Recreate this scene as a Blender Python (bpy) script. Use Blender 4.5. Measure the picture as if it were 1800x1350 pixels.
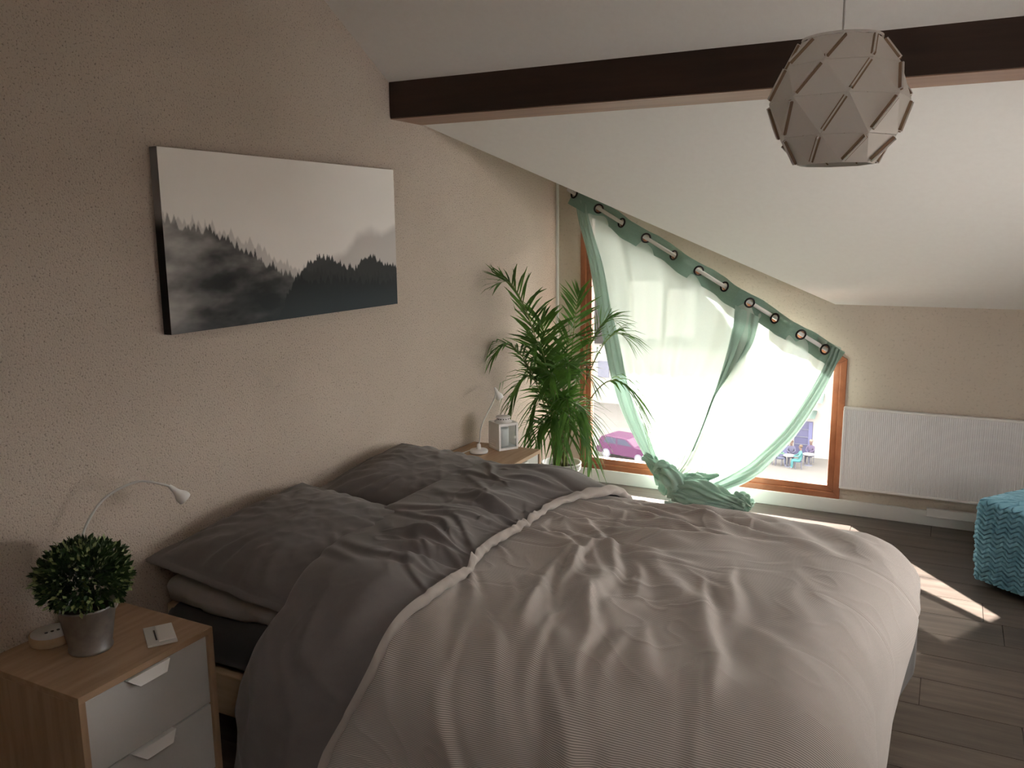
import bpy, bmesh, math, random
import numpy as np
from mathutils import Vector, Matrix

for o in list(bpy.data.objects):
    bpy.data.objects.remove(o, do_unlink=True)
SC = bpy.context.scene
COL = SC.collection

# ------------------------------------------------------------------ camera, sky, sun, exposure
CAM = np.array([2.14569632, -4.79963545, 1.54064031])
YAW, PITCH, ROLL, FPX = math.radians(27.15056), math.radians(10.2087), math.radians(-0.52395), 1499.317
_f = np.array([-math.sin(YAW)*math.cos(PITCH), math.cos(YAW)*math.cos(PITCH), -math.sin(PITCH)])
_r = np.array([math.cos(YAW), math.sin(YAW), 0.0])
_u = np.cross(_r, _f)
_r, _u = _r*math.cos(ROLL)+_u*math.sin(ROLL), -_r*math.sin(ROLL)+_u*math.cos(ROLL)
cam_data = bpy.data.cameras.new('camera')
cam_data.sensor_width = 36.0
cam_data.lens = FPX/1800*36
cam_data.clip_start = 0.05
cam_data.clip_end = 500
cam = bpy.data.objects.new('camera', cam_data)
COL.objects.link(cam)
cam.matrix_world = Matrix(((_r[0], _u[0], -_f[0], CAM[0]), (_r[1], _u[1], -_f[1], CAM[1]), (_r[2], _u[2], -_f[2], CAM[2]), (0, 0, 0, 1)))
SC.camera = cam

W = bpy.data.worlds.new('sky')
SC.world = W
W.use_nodes = True
_bg = W.node_tree.nodes['Background']
_bg.inputs[0].default_value = (1.0, 0.955, 0.90, 1)
_bg.inputs[1].default_value = 10.0

SUN_DIR = Vector((0.595, -0.804, -0.60)).normalized()
_s = bpy.data.lights.new('sun', 'SUN')
_s.energy = 135.0
_s.angle = math.radians(0.6)
_s.color = (1.0, 0.945, 0.89)
sun = bpy.data.objects.new('sun', _s)
COL.objects.link(sun)
sun.rotation_euler = SUN_DIR.to_track_quat('-Z', 'Y').to_euler()
sun.location = (-6, 8, 9)

SC.view_settings.view_transform = 'Standard'
SC.view_settings.look = 'None'
SC.view_settings.gamma = 1.0
SC.view_settings.use_curve_mapping = False
SC.view_settings.exposure = 0.64
SC.cycles.max_bounces = 10
SC.cycles.diffuse_bounces = 6
SC.cycles.transparent_max_bounces = 24
SC.cycles.sample_clamp_indirect = 6.0

# ------------------------------------------------------------------ helpers
def thing(name, label, cat, loc=(0, 0, 0), rotz=0.0, group=None):
    o = bpy.data.objects.new(name, None)
    COL.objects.link(o)
    o.empty_display_size = 0.05
    o.location = loc
    o.rotation_euler = (0, 0, rotz)
    o['label'] = label
    o['category'] = cat
    if group:
        o['group'] = group
    return o

def tag(o, label, cat, group=None):
    o['label'] = label
    o['category'] = cat
    if group:
        o['group'] = group
    return o

class MB:
    """collects vertices and faces of ONE mesh"""
    def __init__(self):
        self.v, self.f, self.uv = [], [], None
    def add(self, verts, faces):
        n = len(self.v)
        self.v += [tuple(map(float, p)) for p in verts]
        self.f += [tuple(i+n for i in f) for f in faces]
        return self
    def box(self, x0, x1, y0, y1, z0, z1):
        return self.add([(x0, y0, z0), (x1, y0, z0), (x1, y1, z0), (x0, y1, z0), (x0, y0, z1), (x1, y0, z1), (x1, y1, z1), (x0, y1, z1)],
                        [(3, 2, 1, 0), (4, 5, 6, 7), (0, 1, 5, 4), (1, 2, 6, 5), (2, 3, 7, 6), (3, 0, 4, 7)])
    def prism(self, pts, axis, a, b):
        """polygon extruded along an axis; pts are the two other coordinates in xyz order"""
        n = len(pts)
        def mk(p, c):
            p = list(p)
            p.insert('xyz'.index(axis), c)
            return p
        vs = [mk(p, a) for p in pts]+[mk(p, b) for p in pts]
        fs = [tuple(range(n))[::-1], tuple(range(n, 2*n))]+[(i, (i+1) % n, n+(i+1) % n, n+i) for i in range(n)]
        return self.add(vs, fs)
    def tube(self, path, rad, n=10, cap=True, fold=None):
        """tube along a path; rad number or list; fold(i, angle) multiplies the radius"""
        P = [Vector(p) for p in path]
        m = len(P)
        R = [rad]*m if not hasattr(rad, '__len__') else rad
        T = [(P[min(i+1, m-1)]-P[max(i-1, 0)]).normalized() for i in range(m)]
        up = Vector((0, 0, 1)) if abs(T[0].z) < .9 else Vector((1, 0, 0))
        N = (up-T[0]*up.dot(T[0])).normalized()
        vs = []
        for i in range(m):
            N = (N-T[i]*N.dot(T[i])).normalized()
            B = T[i].cross(N)
            for k in range(n):
                a = 2*math.pi*k/n
                q = R[i]*(fold(i/(m-1), a) if fold else 1)
                vs.append(P[i]+N*(math.cos(a)*q)+B*(math.sin(a)*q))
        fs = [(i*n+k, i*n+(k+1) % n, (i+1)*n+(k+1) % n, (i+1)*n+k) for i in range(m-1) for k in range(n)]
        if cap:
            fs += [tuple(range(n))[::-1], tuple((m-1)*n+k for k in range(n))]
        return self.add(vs, fs)
    def lathe(self, prof, c=(0, 0, 0), n=32, cap=True):
        vs = [(c[0]+r*math.cos(2*math.pi*k/n), c[1]+r*math.sin(2*math.pi*k/n), c[2]+z) for r, z in prof for k in range(n)]
        m = len(prof)
        fs = [(i*n+k, i*n+(k+1) % n, (i+1)*n+(k+1) % n, (i+1)*n+k) for i in range(m-1) for k in range(n)]
        if cap:
            fs += [tuple(range(n))[::-1], tuple((m-1)*n+k for k in range(n))]
        return self.add(vs, fs)
    def grid(self, X, Y, Z, uv=None, hole=None):
        a, b = X.shape
        n0 = len(self.v)
        self.v += list(zip(X.ravel().tolist(), Y.ravel().tolist(), Z.ravel().tolist()))
        for i in range(a-1):
            for j in range(b-1):
                if hole is not None and hole((X[i, j]+X[i+1, j+1])/2, (Z[i, j]+Z[i+1, j+1])/2):
                    continue
                self.f.append((n0+i*b+j, n0+(i+1)*b+j, n0+(i+1)*b+j+1, n0+i*b+j+1))
        if uv is not None:
            self.uv = np.stack([uv[0].ravel(), uv[1].ravel()], 1)
        return self
    def shift(self, d):
        self.v = [(p[0]+d[0], p[1]+d[1], p[2]+d[2]) for p in self.v]
        return self
    def build(self, name, mat, parent=None, smooth=False, bevel=0.0, world=False, segs=2, solid=0.0):
        if world and parent is not None:
            q = parent
            while q.parent is not None:
                q = q.parent
            self.shift((-q.location[0], -q.location[1], -q.location[2]))
        me = bpy.data.meshes.new(name)
        me.from_pydata(self.v, [], self.f)
        me.update()
        bm = bmesh.new()
        bm.from_mesh(me)
        if self.uv is None and not solid:
            bmesh.ops.recalc_face_normals(bm, faces=bm.faces[:])
        if bevel:
            bmesh.ops.bevel(bm, geom=bm.edges[:], offset=bevel, segments=segs, profile=.6, affect='EDGES', clamp_overlap=True)
        bm.to_mesh(me)
        bm.free()
        if self.uv is not None:
            L = me.uv_layers.new(name='UVMap')
            idx = np.zeros(len(me.loops), dtype=np.int32)
            me.loops.foreach_get('vertex_index', idx)
            L.data.foreach_set('uv', self.uv[idx].astype(np.float32).ravel())
        if smooth:
            me.polygons.foreach_set('use_smooth', [True]*len(me.polygons))
            if bevel and hasattr(me, 'set_sharp_from_angle'):
                me.set_sharp_from_angle(angle=math.radians(50))
        if mat is not None:
            me.materials.append(mat)
        o = bpy.data.objects.new(name, me)
        COL.objects.link(o)
        if parent is not None:
            o.parent = parent
        if solid:
            md = o.modifiers.new('thickness', 'SOLIDIFY')
            md.thickness = solid
        return o

def struct(o):
    o['kind'] = 'structure'
    return o

def copy_tree(o, parent=None):
    c = o.copy()
    COL.objects.link(c)
    c.parent = parent
    for ch in list(o.children):
        copy_tree(ch, c)
    return c

def bez(p, n):
    p = [np.array(q, float) for q in p]
    out = []
    for t in np.linspace(0, 1, n):
        q = p
        while len(q) > 1:
            q = [q[i]*(1-t)+q[i+1]*t for i in range(len(q)-1)]
        out.append(q[0])
    return np.array(out)

def spline(p, n):
    """Catmull-Rom through the points, n samples"""
    p = np.array(p, float)
    q = np.vstack([2*p[0]-p[1], p, 2*p[-1]-p[-2]])
    out = []
    for t in np.linspace(0, len(p)-1-1e-9, n):
        i = int(t)
        f = t-i
        a, b, c, d = q[i], q[i+1], q[i+2], q[i+3]
        out.append(.5*((2*b)+(c-a)*f+(2*a-5*b+4*c-d)*f*f+(3*b-a-3*c+d)*f**3))
    return np.array(out)

_rng = np.random.RandomState(7)
_perm = _rng.permutation(512)
_perm = np.concatenate([_perm, _perm, _perm])
_grad = _rng.normal(size=(512, 2))
_grad /= np.linalg.norm(_grad, axis=1)[:, None]
def perlin(x, y, seed=0):
    x = np.asarray(x, float)+seed*17.31
    y = np.asarray(y, float)+seed*9.77
    xi, yi = np.floor(x).astype(int), np.floor(y).astype(int)
    xf, yf = x-xi, y-yi
    u, v = xf*xf*xf*(xf*(xf*6-15)+10), yf*yf*yf*(yf*(yf*6-15)+10)
    def g(i, j, dx, dy):
        h = _grad[_perm[(_perm[(xi+i) % 512]+yi+j) % 512]]
        return h[..., 0]*dx+h[..., 1]*dy
    a, b = g(0, 0, xf, yf), g(1, 0, xf-1, yf)
    c, d = g(0, 1, xf, yf-1), g(1, 1, xf-1, yf-1)
    return (a*(1-u)+b*u)*(1-v)+(c*(1-u)+d*u)*v
def fbm(x, y, o=4, seed=0):
    return sum(perlin(x*2**k, y*2**k, seed+k)*.5**k for k in range(o))
def ridge(x, y, seed=0, p=3.0):
    """thin crests along the zero lines of a noise field"""
    n = np.abs(perlin(x, y, seed))*2.2
    return np.clip(1-n, 0, 1)**p
def sstep(a, b, x):
    t = np.clip((x-a)/(b-a), 0, 1)
    return t*t*(3-2*t)

# ------------------------------------------------------------------ materials
def mat(name, color, rough=.6, metal=0.0, spec=.5):
    m = bpy.data.materials.new(name)
    m.use_nodes = True
    b = m.node_tree.nodes['Principled BSDF']
    b.inputs['Base Color'].default_value = (*color, 1)
    b.inputs['Roughness'].default_value = rough
    b.inputs['Metallic'].default_value = metal
    b.inputs['Specular IOR Level'].default_value = spec
    return m
def nd(m, t, **kw):
    n = m.node_tree.nodes.new(t)
    for k, v in kw.items():
        setattr(n, k, v)
    return n
def lk(m, a, b):
    m.node_tree.links.new(a, b)
def bsdf(m):
    return m.node_tree.nodes['Principled BSDF']
def coords(m, scale=(1, 1, 1), kind='Object'):
    tc = nd(m, 'ShaderNodeTexCoord')
    mp = nd(m, 'ShaderNodeMapping')
    mp.inputs['Scale'].default_value = scale
    lk(m, tc.outputs[kind], mp.inputs['Vector'])
    return mp.outputs[0]
def noise(m, vec, scale, detail=4, rough=.55):
    n = nd(m, 'ShaderNodeTexNoise')
    n.inputs['Scale'].default_value = scale
    n.inputs['Detail'].default_value = detail
    n.inputs['Roughness'].default_value = rough
    lk(m, vec, n.inputs['Vector'])
    return n.outputs['Fac']
def ramp(m, fac, stops):
    r = nd(m, 'ShaderNodeValToRGB')
    e = r.color_ramp.elements
    while len(e) < len(stops):
        e.new(.5)
    for i, (p, c) in enumerate(stops):
        e[i].position = p
        e[i].color = (*c, 1)
    lk(m, fac, r.inputs[0])
    return r.outputs[0]
def bump(m, h, strength, dist=.01):
    b = nd(m, 'ShaderNodeBump')
    b.inputs['Strength'].default_value = strength
    b.inputs['Distance'].default_value = dist
    lk(m, h, b.inputs['Height'])
    lk(m, b.outputs[0], bsdf(m).inputs['Normal'])
def math_node(m, op, a, b=None, c=None):
    n = nd(m, 'ShaderNodeMath', operation=op)
    for i, v in enumerate((a, b, c)):
        if v is None:
            continue
        if isinstance(v, (int, float)):
            n.inputs[i].default_value = v
        else:
            lk(m, v, n.inputs[i])
    return n.outputs[0]
def noisy(name, c0, c1, scale, rough=.6, detail=4, stretch=(1, 1, 1), bumps=0.0, dist=.004, metal=0.0, spec=.5, kind='Object', lo=.3, hi=.7):
    m = mat(name, c0, rough, metal, spec)
    f = noise(m, coords(m, stretch, kind), scale, detail)
    lk(m, ramp(m, f, [(lo, c0), (hi, c1)]), bsdf(m).inputs['Base Color'])
    if bumps:
        bump(m, f, bumps, dist)
    return m

def stucco(name, c0, c1, fleck, scale, strength):
    m = mat(name, c0, .9, spec=.2)
    v = coords(m)
    f1 = noise(m, v, scale, 3, .6)
    f2 = noise(m, v, 2.2, 3)
    base = ramp(m, f2, [(.35, c0), (.65, c1)])
    mx = nd(m, 'ShaderNodeMixRGB')
    lk(m, ramp(m, f1, [(.31, (1, 1, 1)), (.43, (0, 0, 0))]), mx.inputs[0])
    lk(m, base, mx.inputs[1])
    mx.inputs[2].default_value = (*fleck, 1)
    lk(m, mx.outputs[0], bsdf(m).inputs['Base Color'])
    bump(m, f1, strength, .006)
    return m

M = {}
M['stucco'] = stucco('rough_beige_render', (.56, .477, .408), (.59, .505, .434), (.25, .21, .175), 165, 1.0)
M['stucco_fine'] = stucco('fine_beige_render', (.585, .515, .435), (.615, .54, .46), (.50, .435, .36), 70, .45)
M['ceiling'] = noisy('ceiling_white', (.80, .775, .745), (.82, .80, .77), 40, .9, bumps=.05)
M['white_paint'] = noisy('white_paint', (.78, .76, .74), (.81, .80, .78), 20, .5)
M['trim_white'] = mat('trim_white', (.80, .79, .78), .4)

def wood(name, c0, c1, c2, stretch, rough=.5, bumpy=.15, rnd=0.0, spec=.4):
    m = mat(name, c0, rough, spec=spec)
    v = coords(m, stretch)
    if rnd:
        oi = nd(m, 'ShaderNodeObjectInfo')
        add = nd(m, 'ShaderNodeVectorMath', operation='ADD')
        cb = nd(m, 'ShaderNodeCombineXYZ')
        lk(m, math_node(m, 'MULTIPLY', oi.outputs['Random'], 37.0), cb.inputs[0])
        lk(m, math_node(m, 'MULTIPLY', oi.outputs['Random'], 91.0), cb.inputs[1])
        lk(m, v, add.inputs[0])
        lk(m, cb.outputs[0], add.inputs[1])
        v = add.outputs[0]
    f = noise(m, v, 1.0, 6, .62)
    col = ramp(m, f, [(.28, c0), (.5, c1), (.72, c2)])
    if rnd:
        hs = nd(m, 'ShaderNodeHueSaturation')
        oi = nd(m, 'ShaderNodeObjectInfo')
        lk(m, math_node(m, 'MULTIPLY_ADD', oi.outputs['Random'], rnd, 1-rnd/2), hs.inputs['Value'])
        lk(m, col, hs.inputs['Color'])
        col = hs.outputs[0]
    lk(m, col, bsdf(m).inputs['Base Color'])
    bump(m, f, bumpy, .002)
    return m
M['plank'] = wood('grey_brown_plank', (.036, .027, .022), (.072, .056, .045), (.115, .092, .075), (2.2, 26, 26), .30, .12, .35, .5)
M['joint'] = mat('dark_joint', (.03, .024, .02), .9)
M['beam'] = wood('dark_stained_beam', (.028, .015, .011), (.045, .024, .017), (.065, .034, .024), (1.2, 14, 14), .55, .25)
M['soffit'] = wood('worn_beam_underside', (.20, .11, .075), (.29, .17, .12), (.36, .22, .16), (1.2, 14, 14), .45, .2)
M['window_wood'] = wood('red_brown_window_wood', (.20, .065, .03), (.30, .105, .05), (.36, .14, .07), (6, 6, 6), .4, .15)
M['oak'] = wood('light_oak_veneer', (.33, .215, .13), (.42, .28, .175), (.48, .335, .22), (34, 3.0, 34), .5, .1)
M['oak_side'] = wood('light_oak_side', (.33, .215, .13), (.42, .28, .175), (.48, .335, .22), (30, 30, 2.5), .5, .1)
M['white_lacquer'] = mat('white_lacquer', (.60, .59, .575), .35)
M['pine'] = wood('pale_pine', (.42, .30, .18), (.52, .38, .24), (.58, .44, .29), (3, 30, 30), .6, .1)
M['white_metal'] = mat('white_powder_metal', (.78, .77, .76), .4)
M['grey_flex'] = mat('white_flex_neck', (.66, .65, .63), .4, .15)
M['dark_ring'] = mat('dark_bronze_ring', (.035, .03, .03), .35, .7)
M['radiator'] = noisy('radiator_white', (.72, .71, .72), (.75, .74, .75), 8, .45)
M['black'] = mat('black_plastic', (.02, .02, .02), .5)
M['glassy'] = None

def fabric(name, c0, c1, rough=.9, weave=900, sheen=.2, bumpy=.12, kind='Object'):
    m = mat(name, c0, rough, spec=.15)
    v = coords(m, (1, 1, 1), kind)
    f = noise(m, v, weave, 2)
    g = noise(m, v, 9, 3)
    mixf = math_node(m, 'ADD', math_node(m, 'MULTIPLY', f, .45), math_node(m, 'MULTIPLY', g, .55))
    lk(m, ramp(m, mixf, [(.35, c0), (.65, c1)]), bsdf(m).inputs['Base Color'])
    bsdf(m).inputs['Sheen Weight'].default_value = sheen
    bump(m, f, bumpy, .001)
    return m
M['dark_cotton'] = fabric('dark_grey_cotton', (.142, .130, .125), (.185, .170, .164))
M['sheet_dark'] = fabric('charcoal_sheet', (.05, .048, .047), (.075, .071, .069))
M['pillow_light'] = fabric('taupe_grey_cotton', (.33, .30, .275), (.39, .355, .33))

def striped():
    m = fabric('pinstriped_cotton', (.53, .485, .45), (.59, .54, .505), kind='Object')
    uv = nd(m, 'ShaderNodeUVMap')
    sp = nd(m, 'ShaderNodeSeparateXYZ')
    lk(m, uv.outputs[0], sp.inputs[0])
    w = math_node(m, 'SINE', math_node(m, 'MULTIPLY', sp.outputs[1], 2*math.pi/.0048))
    k = math_node(m, 'MULTIPLY_ADD', w, .5, .5)
    k = math_node(m, 'SMOOTH_MIN', k, 1.0, .1)
    b = bsdf(m)
    old = b.inputs['Base Color'].links[0].from_socket
    mx = nd(m, 'ShaderNodeMixRGB', blend_type='MULTIPLY')
    mx.inputs[0].default_value = 1
    lk(m, old, mx.inputs[1])
    lk(m, ramp(m, k, [(.25, (.46, .46, .47)), (.6, (1.06, 1.06, 1.06))]), mx.inputs[2])
    lk(m, mx.outputs[0], b.inputs['Base Color'])
    return m
M['striped'] = striped()
M['duvet_plain'] = fabric('taupe_cotton_edge', (.40, .365, .335), (.46, .42, .385))

def sheer(name, c, see, trans):
    """gauze: part open between the threads, part scattering the light through, part diffuse"""
    m = bpy.data.materials.new(name)
    m.use_nodes = True
    nt = m.node_tree
    for n in list(nt.nodes):
        nt.nodes.remove(n)
    out = nd(m, 'ShaderNodeOutputMaterial')
    dif = nd(m, 'ShaderNodeBsdfDiffuse')
    tr = nd(m, 'ShaderNodeBsdfTranslucent')
    tp = nd(m, 'ShaderNodeBsdfTransparent')
    v = coords(m, (1, 1, 1))
    f = noise(m, v, 260, 3)
    col = ramp(m, f, [(.3, tuple(x*.86 for x in c)), (.7, c)])
    lk(m, col, dif.inputs[0])
    lk(m, col, tr.inputs[0])
    tp.inputs[0].default_value = (.95, 1, .98, 1)
    a = nd(m, 'ShaderNodeMixShader')
    a.inputs[0].default_value = trans
    lk(m, dif.outputs[0], a.inputs[1])
    lk(m, tr.outputs[0], a.inputs[2])
    b = nd(m, 'ShaderNodeMixShader')
    lk(m, math_node(m, 'MULTIPLY', f, see*2), b.inputs[0])
    lk(m, a.outputs[0], b.inputs[1])
    lk(m, tp.outputs[0], b.inputs[2])
    lk(m, b.outputs[0], out.inputs[0])
    return m
M['sheer'] = sheer('sage_green_gauze', (.52, .60, .54), .12, .27)
M['sheer_hem'] = sheer('sage_green_gauze_doubled', (.27, .40, .335), .02, .30)
M['sheer_fold'] = sheer('sage_green_gauze_folded', (.38, .52, .45), .05, .20)
M['sheer_bundle'] = sheer('sage_green_gauze_bundled', (.40, .56, .48), .0, .25)

def glass(name, tint=(1, 1, 1), gloss=.06):
    m = bpy.data.materials.new(name)
    m.use_nodes = True
    nt = m.node_tree
    for n in list(nt.nodes):
        nt.nodes.remove(n)
    out = nd(m, 'ShaderNodeOutputMaterial')
    tp = nd(m, 'ShaderNodeBsdfTransparent')
    tp.inputs[0].default_value = (*tint, 1)
    gl = nd(m, 'ShaderNodeBsdfGlossy')
    gl.inputs['Roughness'].default_value = .02
    fr = nd(m, 'ShaderNodeFresnel')
    fr.inputs[0].default_value = 1.45
    mx = nd(m, 'ShaderNodeMixShader')
    lk(m, math_node(m, 'MULTIPLY', fr.outputs[0], gloss*10), mx.inputs[0])
    lk(m, tp.outputs[0], mx.inputs[1])
    lk(m, gl.outputs[0], mx.inputs[2])
    lk(m, mx.outputs[0], out.inputs[0])
    return m
M['glass'] = glass('window_glass')

# ------------------------------------------------------------------ room shell
XR = 3.5            # right gable wall
YB = -6.4            # back knee wall
YV, ZV = -1.471, 2.008   # where the valley leaves the left wall
SL = .59             # pitch of the roof
ZK = 1.14            # height of the knee wall
XV = 1.611           # where the valley meets the window wall
YRID = -3.45
ZRID = ZK-SL*YRID
T = .22
def roof_z(y):
    return ZK-SL*y if y > YRID else ZRID+SL*(y-YRID)
zb = roof_z(YB)
def dormer_z(x):
    return ZV+(ZK-ZV)*x/XV

# floor: slab with single planks on it
fl = struct(MB().box(-T, XR+T, YB-T, T, -.25, -.006).build('floor', M['joint']))
pw, pl_ = .192, 1.22
pm = MB().box(.0012, pl_-.0012, .0012, pw-.0012, -.006, 0)
plank0 = None
random.seed(3)
row = 0
y = -pw
while y > YB-.01:
    off = -random.random()*pl_
    x = off
    while x < XR:
        a, b = max(x, 0), min(x+pl_, XR)
        if b-a > .05:
            if a == x and b == x+pl_:
                if plank0 is None:
                    plank0 = pm.build('plank', M['plank'], fl)
                    q = plank0
                else:
                    q = plank0.copy()
                    COL.objects.link(q)
                q.location = (x, max(y, YB), 0)
            else:
                q = MB().box(.0012, b-a-.0012, .0012, pw-.0012, -.006, 0).build('plank', M['plank'], fl)
                q.location = (a, max(y, YB), 0)
        x += pl_
    y -= pw

# left wall (bed wall) with its gable outline
struct(MB().prism([(YB, -.2), (T, -.2), (T, ZV+.12), (YV, ZV+.12), (YRID, ZRID+.1), (YB, zb+.1)], 'x', -T, 0).build('wall_left', M['stucco']))

# window wall, pieces around the slanted window
WX0, WX1, WZ0 = .16, 1.69, .079
def wtop(x):
    return 1.73+(.852-1.73)*(x-WX0)/(WX1-WX0)
mb = MB()
mb.prism([(0, -.2), (WX0, -.2), (WX0, dormer_z(WX0)+.03), (0, ZV+.03)], 'y', 0, T)
mb.prism([(WX0, -.2), (WX1, -.2), (WX1, WZ0), (WX0, WZ0)], 'y', 0, T)
mb.prism([(WX0, wtop(WX0)), (WX1, wtop(WX1)), (WX1, ZK+.03), (XV, ZK+.03), (WX0, dormer_z(WX0)+.03)], 'y', 0, T)
mb.prism([(WX1, -.2), (XR+T, -.2), (XR+T, ZK+.03), (WX1, ZK+.03)], 'y', 0, T)
struct(mb.build('wall_window', M['stucco_fine']))

# right gable wall with an unseen window, added for fill daylight
RY0, RY1, RZ0, RZ1 = -2.3, -1.1, .45, 1.42
mb = MB()
mb.prism([(YB, -.2), (RY0, -.2), (RY0, roof_z(RY0)+.1), (YRID, ZRID+.1), (YB, zb+.1)], 'x', XR, XR+T)
mb.prism([(RY0, -.2), (RY1, -.2), (RY1, RZ0), (RY0, RZ0)], 'x', XR, XR+T)
mb.prism([(RY0, RZ1), (RY1, RZ1), (RY1, roof_z(RY1)+.1), (RY0, roof_z(RY0)+.1)], 'x', XR, XR+T)
mb.prism([(RY1, -.2), (T, -.2), (T, ZK+.03), (RY1, roof_z(RY1)+.1)], 'x', XR, XR+T)
struct(mb.build('wall_right', M['stucco_fine']))
struct(MB().box(-T, XR+T, YB-T, YB, -.2, zb+.1).build('wall_back', M['stucco_fine']))

# ceiling: two roof slopes and the small dormer slope over the window, each a solid slab
mb = MB()
def slab(pts, th=.14):
    n = len(pts)
    vs = list(pts)+[(p[0], p[1], p[2]+th) for p in pts]
    mb.add(vs, [tuple(range(n))[::-1], tuple(range(n, 2*n))]+[(i, (i+1) % n, n+(i+1) % n, n+i) for i in range(n)])
slab([(0, YV, roof_z(YV)), (XV, 0, ZK), (XR, 0, ZK), (XR, YRID, ZRID), (0, YRID, ZRID)], .05)
SX0, SX1, SY0, SY1 = 2.4, 3.15, -5.35, -4.6      # unseen roof window behind the camera, added for fill daylight
def rz_(y):
    return roof_z(y)
for (xa_, xb_, ya_, yb_) in ((0, XR, SY1, YRID), (0, XR, YB, SY0), (0, SX0, SY0, SY1), (SX1, XR, SY0, SY1)):
    slab([(xa_, yb_, rz_(yb_)), (xb_, yb_, rz_(yb_)), (xb_, ya_, rz_(ya_)), (xa_, ya_, rz_(ya_))])
struct(mb.build('ceiling', M['ceiling']))
mb = MB()
slab([(-.0, YV, ZV+.02), (0, T, ZV+.02), (XV, T, ZK+.02), (XV, 0, ZK+.02)], .12)
struct(mb.build('ceiling_dormer', M['ceiling']))

# eaves over the slanted window, added unseen to shade the upper curtain
EO = .48
struct(MB().add([(-.3, T, dormer_z(-.3)+.02), (XV+.25, T, ZK-.10), (XV+.25, T+EO, ZK-.10), (-.3, T+EO, dormer_z(-.3)+.02), (-.3, T, dormer_z(-.3)+.14), (XV+.25, T, ZK+.02), (XV+.25, T+EO, ZK+.02), (-.3, T+EO, dormer_z(-.3)+.14)],
     [(3, 2, 1, 0), (4, 5, 6, 7), (0, 1, 5, 4), (1, 2, 6, 5), (2, 3, 7, 6), (3, 0, 4, 7)]).build('shading_eaves', M['window_wood']))
# unseen slab, added to keep the sun off the upper left of the curtain
struct(MB().box(-2.4, .10, T, 1.45, 1.86, 2.02).build('shade_slab', M['white_paint']))
# beam (purlin) carrying the slope
bm_ = MB().box(0.0, XR, -1.717, YV-.001, 2.008, 2.16)
bmo = struct(bm_.build('beam', M['beam'], bevel=.004))
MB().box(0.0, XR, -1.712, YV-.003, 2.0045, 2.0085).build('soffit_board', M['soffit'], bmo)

# skirting, corner duct
struct(MB().box(.0, XR, -.018, 0, 0, .08).build('baseboard_window', M['trim_white'], bevel=.003))
struct(MB().box(2.12, XR, -.045, -.018, .055, .10).build('trim_1', M['trim_white'], bevel=.003))
struct(MB().box(0.0, .014, -.016, 0, .08, 1.99).build('trim_2', M['trim_white'], bevel=.003))
struct(MB().box(0, .015, -5.9, -.018, 0, .08).build('baseboard_left', M['trim_white'], bevel=.003))

# window: outer frame, sash, glass
win = thing('window_1', 'slanted red-brown wooden window with clear glass', 'window', (WX0, 0, WZ0))
del win['category']
win['kind'] = 'structure'
for a, b, ya, yb, nm in ((0, .034, -.012, .05, 'frame'), (.034, .068, .0, .045, 'sash')):
    def outl(i):
        k = (1.73-.852)/(WX1-WX0)
        e = i*math.hypot(1, k)
        return [(WX0+i, WZ0+i), (WX1-i, WZ0+i), (WX1-i, wtop(WX1-i)-e), (WX0+i, wtop(WX0+i)-e)]
    A, B = outl(a), outl(b)
    for k in range(4):
        j = (k+1) % 4
        MB().prism([A[k], A[j], B[j], B[k]], 'y', ya, yb).build(nm, M['window_wood'], win, bevel=.003, world=True)
A = outl(.064)
MB().prism(A, 'y', .018, .026).build('pane', M['glass'], win, world=True)
fill_win2 = thing('fill_window_2', 'unseen fill-light window added in the right gable wall', 'window', (XR, RY0, RZ0))
del fill_win2['category']
fill_win2['kind'] = 'structure'
for (y0, y1, z0, z1) in ((RY0, RY1, RZ0, RZ0+.07), (RY0, RY1, RZ1-.07, RZ1), (RY0, RY0+.07, RZ0+.07, RZ1-.07), (RY1-.07, RY1, RZ0+.07, RZ1-.07), ((RY0+RY1)/2-.04, (RY0+RY1)/2+.04, RZ0+.07, RZ1-.07)):
    MB().box(XR+.02, XR+.09, y0, y1, z0, z1).build('frame', M['window_wood'], fill_win2, bevel=.003, world=True)
ym = (RY0+RY1)/2
for (y0, y1) in ((RY0+.07, ym-.04), (ym+.04, RY1-.07)):
    MB().box(XR+.05, XR+.056, y0, y1, RZ0+.07, RZ1-.07).build('pane', M['glass'], fill_win2, world=True)

fill_win3 = thing('fill_window_3', 'unseen fill-light roof window added in the rear slope', 'window', (SX0, SY0, rz_(SY0)))
del fill_win3['category']
fill_win3['kind'] = 'structure'
def rbox(x0, x1, y0, y1, d0, d1):
    return MB().add([(x0, y0, rz_(y0)+d0), (x1, y0, rz_(y0)+d0), (x1, y1, rz_(y1)+d0), (x0, y1, rz_(y1)+d0), (x0, y0, rz_(y0)+d1), (x1, y0, rz_(y0)+d1), (x1, y1, rz_(y1)+d1), (x0, y1, rz_(y1)+d1)],
                    [(3, 2, 1, 0), (4, 5, 6, 7), (0, 1, 5, 4), (1, 2, 6, 5), (2, 3, 7, 6), (3, 0, 4, 7)])
for q_ in ((SX0, SX1, SY0, SY0+.06), (SX0, SX1, SY1-.06, SY1), (SX0, SX0+.06, SY0+.06, SY1-.06), (SX1-.06, SX1, SY0+.06, SY1-.06)):
    rbox(*q_, .03, .13).build('frame', M['window_wood'], fill_win3, world=True)
rbox(SX0+.06, SX1-.06, SY0+.06, SY1-.06, .07, .076).build('pane', M['glass'], fill_win3, world=True)
# radiator
rad = thing('panel_radiator', 'wide white ribbed panel radiator on the low wall right of the window', 'radiator', (1.69, -.018, .156))
RW, RH = 1.5, .447
MB().box(0, RW, -.012, .0, 0.004, RH-.004).build('back_panel', M['radiator'], rad)
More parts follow.
